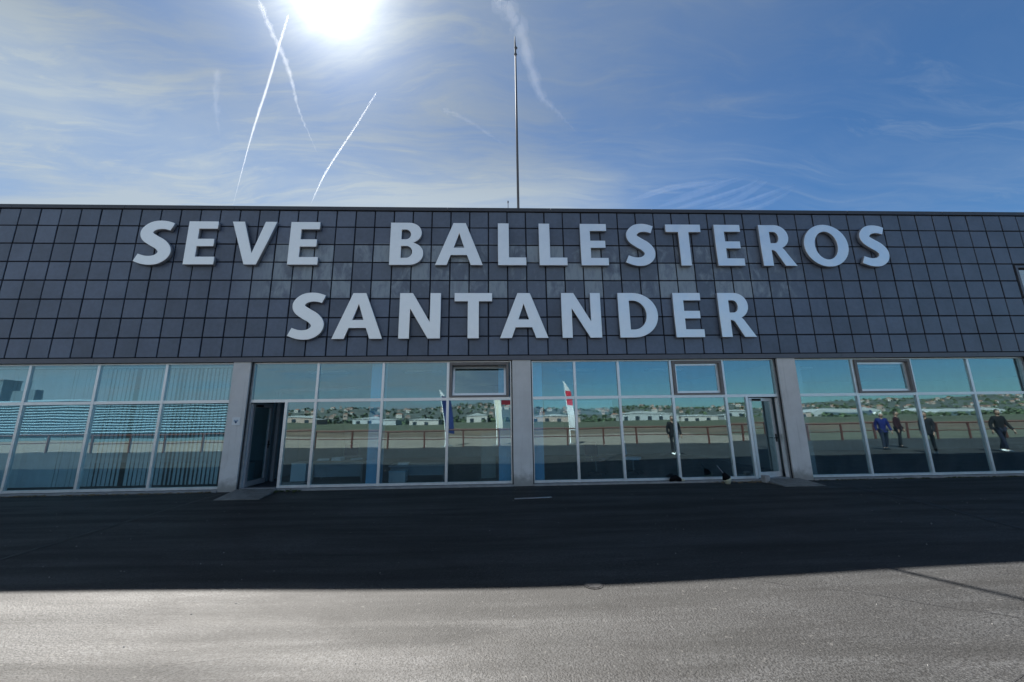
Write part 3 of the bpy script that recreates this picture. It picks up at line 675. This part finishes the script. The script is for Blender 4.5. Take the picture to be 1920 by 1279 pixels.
# ------------------------------------------------------------------ interior furniture
def blind(x0, x1, ang, gaps, label):
    t = tag(empty('vertical_blind', ((x0 + x1) / 2, .42, 0)), label, 'blind', 'vertical blinds behind the left glazing')
    hw = (x1 - x0) / 2
    MB().box(-hw, hw, -.03, .03, 3.08, 3.12).build('head_rail', 'alu', t)
    n = int((x1 - x0) / .105); me = MB().box(-.0445, .0445, -.0015, .0015, -1.49, 1.49).mesh('slat', 'blind')
    for k in range(n):
        if random.random() < gaps: continue
        inst('slat', me, t, (-hw + (k + .5) * (x1 - x0) / n, 0, 1.57), (0, 0, R(ang + random.gauss(0, 6))))
blind(-13.8, -12.0, 12, 0, 'closed vertical blind at the far left edge')
blind(-11.99, -10.28, 10, .01, 'nearly closed vertical blind behind the second left pane')
blind(-10.27, -8.56, -6, .03, 'half open vertical blind left of the last left pane')
blind(-8.55, -7.08, -20, .04, 'open vertical blind next to the left pillar')
def desk(x0, x1, y0, y1, h, top, label, leglab=None):
    t = tag(empty('desk', ((x0 + x1) / 2, (y0 + y1) / 2, -.03)), label, 'desk'); hx = (x1 - x0) / 2; hy = (y1 - y0) / 2
    MB().box(-hx, hx, -hy, hy, h - .03, h).build('desk_top', top, t)
    MB().box(-hx + .06, hx - .06, -hy + .08, -hy + .10, .12, h - .032).build('modesty_panel', 'cab', t)
    for sx in (-1, 1):
        for sy in (-1, 1): MB().box(sx * (hx - .05) - .025, sx * (hx - .05) + .025, sy * (hy - .05) - .018, sy * (hy - .05) + .018, 0, h - .031).build('leg', 'steel', t)
    return t
desk(-5.2, -3.75, 1.15, 1.85, .55, 'wood', 'low dark desk behind the glass right of the open door')
desk(-3.05, -1.45, 1.15, 1.8, .40, 'pale_top', 'low table with pale top behind the middle glazing')
t = tag(empty('cabinet', (-5.52, 1.35, -.03)), 'small pale blue cabinet just right of the open door', 'cabinet')
MB().box(-.2, .2, -.2, .25, .03, .50).build('cabinet_body', 'panel_blue', t); MB().box(-.21, .21, -.21, .26, .502, .52).build('cabinet_top', 'pale_top', t); MB().box(-.18, .18, -.18, .22, 0, .03).build('plinth', 'dark', t)
t = tag(empty('storage_box', (-2.72, .95, -.03)), 'pale storage box on the floor under the low table', 'box')
MB().box(-.22, .22, -.14, .14, 0, .26).build('box_body', 'white', t); MB().box(-.23, .23, -.15, .15, .262, .30).build('lid', 'panel_blue', t)
for k, (x, y, z, hgt, a) in enumerate(((-5.0, 1.5, .52, .05, 10), (-4.55, 1.4, .52, .09, -14), (-4.1, 1.55, .52, .04, 30), (-2.7, 1.4, .37, .06, 8))):
    t = tag(empty('paper_stack', (x, y, z), R(a)), ['flat white paper pile at left end of the dark desk', 'tall white paper pile in middle of the dark desk', 'white paper pile at right end of the dark desk', 'white paper pile on the pale low table'][k], 'papers', 'paper piles')
    for q in range(3): MB().box(-.15 + .01 * q, .15 + .008 * q, -.105, .105 - .01 * q, hgt * q / 3 + .001, hgt * (q + 1) / 3).build('sheet_bundle', 'white', t)
def chair(x, y, rz, mat, label):
    t = tag(empty('office_chair', (x, y, -.03), rz), label, 'chair', 'office chairs')
    inst('seat', bev_box('seat', .46, .44, .07, .025, mat), t, (0, 0, .44)); inst('backrest', bev_box('backrest', .42, .06, .42, .025, mat), t, (0, .23, .74), (R(-8), 0, 0))
    MB().tube([(0, 0, .06), (0, 0, .41)], .025, 8).build('column', 'steel', t); MB().box(-.02, .02, .19, .23, .42, .62).build('back_bracket', 'steel', t)
    for k in range(5):
        a = k * 2 * math.pi / 5; l = MB().tube([(0, 0, .08), (.27 * math.cos(a), .27 * math.sin(a), .05)], .018, 6).build('leg', 'rubber', t)
        MB().tube([(.27 * math.cos(a) - .015, .27 * math.sin(a), .025), (.27 * math.cos(a) + .015, .27 * math.sin(a), .025)], .025, 10).build('castor', 'rubber', l)
chair(-4.5, 2.3, .4, 'navy', 'navy office chair behind the dark desk'); chair(2.9, 1.5, 2.4, 'navy', 'navy office chair right of the blue column'); chair(4.05, 1.6, 1.1, 'blue', 'blue office chair behind the middle of the right glazing')

# ================================================================== WHAT THE GLASS REFLECTS (all of it behind and beside the camera)
t = tag(empty('guard_rail', (0, -15.0, -.07)), 'red brown two rail guard fence along the pavement edge', 'railing')
MB().tube([(-58, 0, 1.08), (60, 0, 1.08)], .045, 8).build('top_rail', 'rail', t); MB().tube([(-58, 0, .58), (60, 0, .58)], .03, 8).build('middle_rail', 'rail', t)
pm = MB().box(-.045, .045, -.045, .045, 0, 1.04).mesh('post', 'rail')
for k in range(51): inst('post', pm, t, (-57.5 + 2.3 * k, 0, 0))

def flag(x, y, h, lean, mats, label):
    t = tag(empty('feather_flag', (x, y, -.075)), label, 'flag', 'feather flags beyond the railing')
    pts = [(lean * (z / h) ** 2, 0, z) for z in [h * i / 12 for i in range(13)]]
    MB().tube(pts, [.03 - .0015 * i for i in range(13)], 8).build('pole', 'white', t)
    MB().prism(oval(0, 0, .3, .3, 16), 0, .05, 'z').build('base', 'steel', t)
    n = 16; z0 = .22 * h
    for q, (a, c, mt) in enumerate(mats):
        b = MB()
        for i in range(n + 1):
            u = a + (c - a) * i / n; z = z0 + (h - z0) * u; xx = lean * (z / h) ** 2
            wd = .40 * min(1, (1 - u) * 4 + .05); yy = .03 * math.sin(u * 9)
            b.v += [(xx + .035, yy - .004, z), (xx + .035 + wd, yy * 1.8 - .004, z - .04), (xx + .035 + wd, yy * 1.8 + .004, z - .04), (xx + .035, yy + .004, z)]
        for i in range(n):
            for k in range(4): b.f.append((4 * i + k, 4 * i + (k + 1) % 4, 4 * i + 4 + (k + 1) % 4, 4 * i + 4 + k))
        b.f += [(0, 1, 2, 3), (4 * n + 3, 4 * n + 2, 4 * n + 1, 4 * n)]
        b.build('cloth_panel', mt, t)
flag(5.05, -16.4, 4.35, -.35, [(0, .50, 'white_cloth'), (.5, .78, 'red'), (.78, 1, 'white_cloth')], 'white and red feather flag mirrored right of the central pillar')
flag(-3.45, -16.4, 3.8, -.5, [(0, .85, 'navy'), (.85, 1, 'white_cloth')], 'navy feather flag with white tip mirrored in the middle glazing')
flag(-.15, -16.4, 5.3, -.55, [(0, 1, 'beige')], 'tall beige feather flag mirrored left of the central pillar')

# louvred building opposite, on the left
t = tag(empty('louvred_building', (-45, -36, 0)), 'long low building faced with pale blue louvres, mirrored in left glazing', 'building')
MB().box(-42, 14.6, -5, -.25, -.3, 3.95).build('wall', 'louver_back', t)
sm = MB().prism([(-.02, .02), (.16, -.06), (.16, -.10), (-.02, -.02)], -42, 14.6, 'x').mesh('louver', 'louver')
for k in range(12): inst('louver', sm, t, (0, -.18, .62 + k * .305))
MB().box(-42.1, 14.7, -5.1, .12, 4.17, 4.35).build('roof', 'louver', t)
t = tag(empty('office_block', (-92, -56, 0)), 'dark stepped block mirrored at the far left edge of the glazing', 'building')
MB().box(-30, 17.5, 1.5, 4, -.3, 8.4).build('wall', 'slate_wall', t); MB().box(17.51, 20, 1.8, 3, -.3, 6.9).build('stair_tower', 'slate_wall', t); MB().box(-30.1, 17.6, 1.4, 4.1, 8.41, 8.6).build('roof', 'roof_felt', t)

# sheds and hangars across the airfield
def hangar(x, y, w, h, dep, label):
    t = tag(empty('hangar', (x, y, -.5)), label, 'hangar', 'hangars across the airfield')
    n = 20; pts = [(w / 2 * math.cos(math.pi * i / n), h * .45 + h * .55 * math.sin(math.pi * i / n)) for i in range(n + 1)]
    MB().prism([(w / 2, 0)] + pts + [(-w / 2, 0)], -dep, 0).build('shell', 'hangar_white', t)
    MB().box(-w * .36, w * .36, .02, .25, 0, h * .55).build('door', 'slate_wall', t)
    return t
hangar(445, -470, 88, 10.0, 50, 'white arched hangar mirrored just right of the right pillar')
hangar(612, -470, 88, 9.0, 50, 'white arched hangar mirrored at the right edge of the glazing')
def shed(x, y, w, h, d, mt, label):
    t = tag(empty('shed', (x, y, -.5)), label, 'shed', 'sheds across the airfield')
    MB().box(-w / 2, w / 2, -d, 0, 0, h * .72).build('wall', mt, t)
    MB().prism([(-w / 2 - .6, h * .72), (w / 2 + .6, h * .72), (w / 2 + .6, h * .76), (0, h), (-w / 2 - .6, h * .76)], -d - .5, .5).build('roof', 'hangar_white', t)
    for k in range(max(2, int(w / 12))): MB().box(-w / 2 + (k + .3) * 12, -w / 2 + (k + .3) * 12 + 4, .02, .2, 0.2, h * .45).build('door', 'window_dark', t)
for k, (x, w, h, mt) in enumerate(((158, 56, 9, 'hangar_white'), (-127, 46, 6.5, 'hangar_white'), (-25, 22, 10, 'house_wall'), (60, 50, 7.5, 'house_wall2'), (215, 40, 6.5, 'house_wall'), (268, 34, 7.5, 'hangar_white'), (-200, 40, 7, 'house_wall2'), (-75, 30, 6, 'house_wall'), (330, 50, 7, 'house_wall2'))):
    shed(x, -390 - 14 * (k % 3), w, h, 26, mt, ['long white shed mirrored in the third bay', 'white shed mirrored right of the open door', 'tall narrow shed mirrored left of the central pillar', 'brown walled shed mirrored right of the central pillar', 'cream shed mirrored near the right door', 'white shed mirrored in the right door pane', 'brown shed mirrored beside the open door', 'cream shed mirrored in the middle glazing', 'brown shed mirrored right of the right door'][k])
# small airliner on the far apron
t = tag(empty('parked_aircraft', (470, -452, -.5), R(20)), 'small blue and white aircraft parked before the white hangar', 'aircraft')
b = MB(); b.sm = True; b.tube([(-10, 0, 2.6), (-8, 0, 2.4), (-4, 0, 2.3), (5, 0, 2.3), (8, 0, 2.2), (9.5, 0, 2.0)], [.2, .8, 1.3, 1.3, 1.0, .2], 14); b.build('fuselage', 'white', t)
MB().box(-1.5, 1.5, -11, 11, 2.0, 2.25).build('wing', 'white', t); MB().box(-9.6, -8.0, -3.6, 3.6, 2.9, 3.05).build('tailplane', 'white', t)
MB().prism([(-10.4, 2.7), (-6.8, 3.0), (-9.0, 6.2), (-10.6, 6.2)], -.12, .12).build('tail_fin', 'navy', t)
for (x, y) in ((6.5, 0), (-.6, 1.6), (-.6, -1.6)): MB().tube([(x, y - .15, .4), (x, y + .15, .4)], .4, 12).build('wheel', 'rubber', t)

# hills
prof = [(-4200, 20), (-2600, 14), (-1234, 12), (-976, 56), (-846, 77), (-713, 76), (-446, 79), (-109, 100), (403, 62), (750, 70), (925, 67), (1349, 72), (1701, 48), (2068, 80), (2658, 92), (3035, 110), (3475, 70), (5200, 60)]
def ridge(x):
    for (a, h0), (c, h1) in zip(prof[:-1], prof[1:]):
        if a <= x <= c:
            u = (x - a) / (c - a); u = u * u * (3 - 2 * u); return h0 + (h1 - h0) * u
    return 20
def hill_z(x, y):
    u = max(0, min(1, (-y - 700) / 1790)); u = u * u * (3 - 2 * u)
    return -1.5 + ridge(x) * u * (1 + .06 * math.sin(x / 130) * math.sin(y / 170))
b = MB(); b.sm = True; gx = [-4200 + 80 * i for i in range(118)]; gy = [-700 - 80 * j for j in range(32)]
for y in gy:
    for x in gx: b.v.append((x, y, hill_z(x, y)))
for j in range(len(gy) - 1):
    for i in range(len(gx) - 1):
        a = j * len(gx) + i; b.f.append((a, a + 1, a + len(gx) + 1, a + len(gx)))
tag(b.build('hills', 'hill'), kind='structure')
protos = []
for k, (w, d, h, mt) in enumerate(((11, 10, 6, 'house_wall'), (20, 11, 10, 'house_wall'), (13, 10, 7, 'house_wall2'), (11, 11, 15, 'house_wall2'))):
    protos.append((MB().box(-w / 2, w / 2, -d / 2, d / 2, -4, h).mesh('wall', mt), MB().prism([(-w / 2 - .5, h), (w / 2 + .5, h), (0, h + w * .16)], -d / 2 - .5, d / 2 + .5).mesh('roof', 'tile_roof'),
                   MB().box(-w * .38, w * .38, d / 2 + .02, d / 2 + .2, h * .45, h * .62).mesh('window', 'window_dark')))
kinds = ['small pale house on the far hillside', 'long pale apartment block on the far hillside', 'pinkish house on the far hillside', 'pinkish tower block on the far hillside']
for k in range(290):
    x = random.uniform(-1100, 3500); y = -random.uniform(1000, 2450); q = random.choice((0, 0, 0, 1, 2, 2, 3))
    t = tag(empty('house', (x, y, hill_z(x, y)), random.uniform(-.5, .5)), kinds[q] + ', mirrored in the glazing', 'house', kinds[q])
    for nm, me in zip(('wall', 'roof', 'window'), protos[q]): inst(nm, me, t, (0, 0, 0))
# woods and hedges
b = MB()
def leafclump(x, y, z, r, n=14):
    for k in range(n):
        a = random.uniform(0, 6.28); e = random.uniform(-.2, 1.4); rr = r * random.uniform(.5, 1.05); c = Vector((x + rr * math.cos(a) * math.cos(e), y + rr * math.sin(a) * math.cos(e), z + rr * .9 * math.sin(e)))
        s = r * random.uniform(.3, .55); u = Vector((random.gauss(0, 1), random.gauss(0, 1), random.gauss(0, 1))).normalized(); v = u.orthogonal().normalized()
        b.quad(tuple(c + u * s), tuple(c + v * s), tuple(c - u * s), tuple(c - v * s))
for k in range(1500):
    x = random.uniform(-1500, 3800); y = -random.uniform(820, 2480); leafclump(x, y, hill_z(x, y) + 2, random.uniform(4, 9))
for k in range(900):
    x = random.uniform(-420, 760); leafclump(x, -random.uniform(415, 560), .2, random.uniform(2.0, 4.2), 10)
tag(b.build('woodland', 'tree_leaf'), 'dark trees and scrub covering the far hillside', 'woodland', kind='stuff')

# ------------------------------------------------------------------ people mirrored in the glass
def skin_mesh(name, pts, edges, rad, mat, root):
    me = bpy.data.meshes.new(name); me.from_pydata(pts, edges, []); o = bpy.data.objects.new(name, me); col.objects.link(o)
    md = o.modifiers.new('s', 'SKIN'); md.use_smooth_shade = True
    for i, r in enumerate(rad): o.data.skin_vertices[0].data[i].radius = (r, r) if not hasattr(r, '__len__') else r; o.data.skin_vertices[0].data[i].use_root = (i == root)
    sb = o.modifiers.new('d', 'SUBSURF'); sb.levels = 1; sb.render_levels = 1
    dg = bpy.context.evaluated_depsgraph_get(); dg.update(); m2 = bpy.data.meshes.new_from_object(o.evaluated_get(dg)); m2.name = name
    bpy.data.objects.remove(o); m2.materials.clear(); m2.materials.append(M[mat]); return m2
def person(loc, rz, h, jacket, trousers, shoe, hair, label, stride=.12, arm=.1, coat=0.12):
    t = tag(empty('person', loc, rz), label, 'person', 'people beside the photographer'); s = h / 1.75
    J = {'pel': (0, 0, .95), 'wai': (0, 0, 1.10), 'che': (0, -.01, 1.30), 'nec': (0, 0, 1.48), 'hed': (0, -.015, 1.60)}
    for sd, n in ((-1, 'l'), (1, 'r')):
        f = stride * sd
        J['hip' + n] = (sd * .10, 0, .90); J['kne' + n] = (sd * .105, -f * .6 - .02, .50); J['ank' + n] = (sd * .11, -f * 1.1 + .02, .09); J['toe' + n] = (sd * .115, -f * 1.1 - .12, .045)
        J['sho' + n] = (sd * .185, 0, 1.41); J['elb' + n] = (sd * .235, f * .4 + .02, 1.13); J['wri' + n] = (sd * .24, f * .8 - arm, .89); J['pal' + n] = (sd * .24, f * .85 - arm * 1.1, .82)
        for q in range(4): J['fa%d' % q + n] = (sd * .245, f * .85 - arm * 1.1 - .03 + q * .02, .77); J['fb%d' % q + n] = (sd * .235, f * .85 - arm * 1.1 - .035 + q * .02, .735 - .01 * (q in (1, 2)))
        J['th' + n] = (sd * .215, f * .85 - arm * 1.1 - .045, .80)
    J = {k: tuple(c * s for c in v) for k, v in J.items()}
    def mk(name, names, E, rad, mat):
        idx = {n: i for i, n in enumerate(names)}
        return inst(name, skin_mesh(name, [J[n] for n in names], [(idx[a], idx[c]) for a, c in E], [tuple(s * q for q in r) if hasattr(r, '__len__') else r * s for r in rad], mat, 0), t, (0, 0, 0))
    names = ['pel', 'wai', 'che', 'nec', 'hed']; E = [('pel', 'wai'), ('wai', 'che'), ('che', 'nec'), ('nec', 'hed')]; rad = [.11, .10, .12, .055, .085]
    for n in 'lr':
        names += ['hip' + n, 'kne' + n, 'ank' + n, 'toe' + n, 'sho' + n, 'elb' + n, 'wri' + n, 'pal' + n, 'th' + n]; rad += [.08, .055, .035, .018, .055, .04, .028, (.036, .02), .011]
        E += [('pel', 'hip' + n), ('hip' + n, 'kne' + n), ('kne' + n, 'ank' + n), ('ank' + n, 'toe' + n), ('che', 'sho' + n), ('sho' + n, 'elb' + n), ('elb' + n, 'wri' + n), ('wri' + n, 'pal' + n), ('pal' + n, 'th' + n)]
        for q in range(4):
            names += ['fa%d' % q + n, 'fb%d' % q + n]; rad += [.009, .008]; E += [('pal' + n, 'fa%d' % q + n), ('fa%d' % q + n, 'fb%d' % q + n)]
    body = mk('body', names, E, rad, 'skin')
    # head with nose and ears added into the body mesh
    bm = bmesh.new(); bm.from_mesh(body.data); r = bmesh.ops.create_uvsphere(bm, u_segments=16, v_segments=12, radius=1)
    for v in r['verts']:
        c = v.co; nose = .25 * math.exp(-((c.x / .22) ** 2 + ((c.z + .05) / .25) ** 2)) if c.y < 0 else 0
        v.co = Vector((c.x * .078 * s * (1 + .25 * math.exp(-((c.y - .1) / .2) ** 2 - (c.z / .3) ** 2) * (abs(c.x) > .9)), (c.y * (1 + nose)) * .098 * s - .02 * s, c.z * .125 * s + 1.625 * s))
    bm.to_mesh(body.data); bm.free(); body.data.polygons.foreach_set('use_smooth', [True] * len(body.data.polygons))
    names = ['pel', 'wai', 'che']; E = [('pel', 'wai'), ('wai', 'che')]; rad = [(.165, .13), (.155, .125), (.17, .13)]
    for n in 'lr': names += ['sho' + n, 'elb' + n, 'wri' + n]; rad += [.085, .062, .05]; E += [('che', 'sho' + n), ('sho' + n, 'elb' + n), ('elb' + n, 'wri' + n)]
    if coat:
        J['hem'] = (0, 0, (.95 - coat) * s); names = ['pel', 'wai', 'che', 'hem'] + names[3:]; rad = rad[:3] + [(.19, .15)] + rad[3:]; E = [('pel', 'hem')] + E
    mk('jacket', names, E, rad, jacket)
    for n in 'lr': pass
    names = ['pel']; E = []; rad = [.13]
    for n in 'lr': names += ['hip' + n, 'kne' + n, 'ank' + n]; rad += [.098, .07, .056]; E += [('pel', 'hip' + n), ('hip' + n, 'kne' + n), ('kne' + n, 'ank' + n)]
    mk('trousers', names, E, rad, trousers)
    for n, sd in (('l', -1), ('r', 1)):
        a = Vector(J['ank' + n]); b = MB(); b.sm = True
        b.tube([(a.x, a.y + .06 * s, .045 * s), (a.x, a.y, .055 * s), (a.x, a.y - .09 * s, .045 * s), (a.x, a.y - .19 * s, .032 * s), (a.x, a.y - .22 * s, .025 * s)], [.025 * s, .05 * s, .046 * s, .036 * s, .01 * s], 10); b.build('shoe', shoe, t)
    bm = bmesh.new(); bmesh.ops.create_uvsphere(bm, u_segments=14, v_segments=10, radius=1)
    bmesh.ops.delete(bm, geom=[v for v in bm.verts if v.co.z < -.25 or (v.co.y < -.35 and v.co.z < .45)], context='VERTS')
    for v in bm.verts: v.co = Vector((v.co.x * .088 * s, v.co.y * .108 * s - .015 * s, v.co.z * .13 * s + 1.635 * s))
    me = bpy.data.meshes.new('hair'); bm.to_mesh(me); bm.free(); me.materials.append(M[hair]); ho = inst('hair', me, t, (0, 0, 0))
    sol = ho.modifiers.new('t', 'SOLIDIFY'); sol.thickness = .012
    for sd in (-1, 1): 
        b = MB(); b.sm = True; cx, cy, cz = sd * .03 * s, -.108 * s, 1.64 * s
        b.tube([(cx, cy - .006, cz), (cx, cy, cz), (cx, cy + .008, cz)], [.002, .009, .004], 8); b.build('eye', 'dark', t)
    return t
person((18.3, -7.5, -.06), R(200), 1.72, 'blue_jacket', 'denim', 'dark', 'hair_white', 'white haired person in a blue jacket mirrored in the right glazing')
person((19.9, -8.3, -.06), R(150), 1.78, 'maroon', 'dark', 'dark', 'hair_dark', 'person in a dark maroon top standing behind the blue jacket', .05)
person((18.4, -5.6, -.06), R(240), 1.76, 'dark', 'dark', 'white', 'hair_dark', 'person in black with white shoes mirrored beside the mullion', .16)
person((22.0, -5.9, -.06), R(190), 1.80, 'dark', 'denim', 'white', 'hair_dark', 'person in a long dark coat mirrored at the right edge', .2, .1, .22)
person((8.1, -7.3, -.06), R(180), 1.74, 'dark', 'dark', 'white', 'hair_dark', 'person in black with pale shoes mirrored in the third bay', .06)

# ================================================================== CONTRAILS
def trail(pts, r0, r1, dens, wob, label, seed, tail=.35):
    # thin bright core inside a wider, fainter sheath; both taper out towards the old end
    random.seed(seed); P3 = catmull3(pts, 22); n = len(P3)
    off = [(random.gauss(0, wob * r0 * .35), random.gauss(0, wob * r0 * .35)) for i in range(n)]
    def body(name, k, dn, parent=None):
        b = MB(); b.sm = True; rr = []
        for i in range(n):
            u = i / (n - 1); t = min(1, u / .04 + .1) * (1 if u < 1 - tail else max(.03, (1 - u) / tail))
            rr.append((r0 + (r1 - r0) * u) * k * t * (1 + wob * .5 * math.sin(i * .7 + seed) + random.uniform(-wob, wob) * .5))
        b.tube([(p[0] + o[0], p[1] + o[1], p[2]) for p, o in zip(P3, off)], rr, 14)
        return b.build(name, volume_material('contrail_ice', dn), parent)
    o = body('contrail', 1.0, dens)
    body('core', .5, dens * 1.6, o)
    return tag(o, label, 'contrail', 'contrails in the sky')
def catmull3(P, n):
    o = []; Q = [P[0]] + P + [P[-1]]
    for k in range(1, len(Q) - 2):
        a, b_, c, d = Q[k - 1:k + 3]
        for i in range(n):
            t = i / n; o.append(tuple(.5 * (2 * b_[q] + (c[q] - a[q]) * t + (2 * a[q] - 5 * b_[q] + 4 * c[q] - d[q]) * t * t + (3 * b_[q] - a[q] - 3 * c[q] + d[q]) * t ** 3) for q in range(3)))
    o.append(P[-1]); return o
K = lambda l: [(x * 1000, y * 1000, 9000) for x, y in l]
trail(K([(-4.64, 7.20), (-5.19, 7.87), (-6.26, 9.20), (-7.89, 11.17), (-11.4, 15.6)]), 27, 40, .0010, .05, 'bright straight contrail, longest of the left pair', 1)
trail(K([(-5.10, 6.85), (-5.23, 7.61), (-5.28, 8.08), (-5.43, 8.84), (-5.76, 9.92), (-5.99, 11.25), (-6.13, 12.32)]), 60, 62, .00028, .45, 'wavy broken contrail crossing the bright one', 2, .6)
trail(K([(-3.30, 9.25), (-4.25, 10.45), (-6.28, 12.93), (-7.9, 15.2)]), 18, 42, .0012, .015, 'thin straight contrail, right one of the left group', 3)
trail(K([(-7.19, 8.64), (-8.08, 9.88), (-8.91, 11.24)]), 90, 90, .00003, .5, 'faint broken contrail at the left', 4, .5)
trail(K([(-1.55, 9.83), (-0.80, 10.29), (0.46, 11.45)]), 80, 60, .00004, .3, 'faint short contrail left of the mast', 5, .3)
trail(K([(0.08, 6.70), (0.59, 7.45), (1.21, 9.10), (1.94, 9.95), (2.91, 10.99)]), 210, 110, .00004, .35, 'broad faded contrail right of the mast', 6, .6)
# feathery cirrus wisp low on the right: strands of thin ice cloud
wm = volume_material('cirrus_ice', .00007)
wsp = tag(empty('cirrus_wisp', (0, 0, 9000)), 'feathery white wisp of cloud above the roof right of the mast', 'cloud')
random.seed(12)
for k, l in enumerate([[(7.98, 15.17), (9.18, 14.32), (10.05, 13.54), (10.19, 12.95)], [(8.83, 15.43), (10.0, 14.55), (10.44, 13.46), (10.58, 13.04)], [(9.6, 15.5), (10.75, 14.62), (11.4, 13.89), (11.95, 13.29)],
                       [(10.14, 15.59), (11.39, 14.86), (11.91, 14.11), (12.01, 13.51)], [(7.14, 14.88), (8.3, 13.94), (9.04, 13.31), (9.77, 12.79)], [(5.68, 14.7), (7.08, 13.7), (8.4, 13.32), (9.28, 13.0)]]):
    P3 = catmull3([(x * 1000, y * 1000, 0) for x, y in l], 12); n = len(P3)
    for q in range(3):
        dx, dy = random.gauss(0, 160), random.gauss(0, 220); b = MB(); b.sm = True
        rr = [max(4, (150 if q == 0 else 70) * math.sin(math.pi * min(1, (i + .3) / n)) ** .7 * (1.15 - .8 * i / n) * random.uniform(.85, 1.15)) for i in range(n)]
        b.tube([(p[0] + dx * (1 - i / n), p[1] + dy * (1 - i / n), p[2] + 60 * q) for i, p in enumerate(P3)], rr, 10); b.build('strand', wm, wsp)
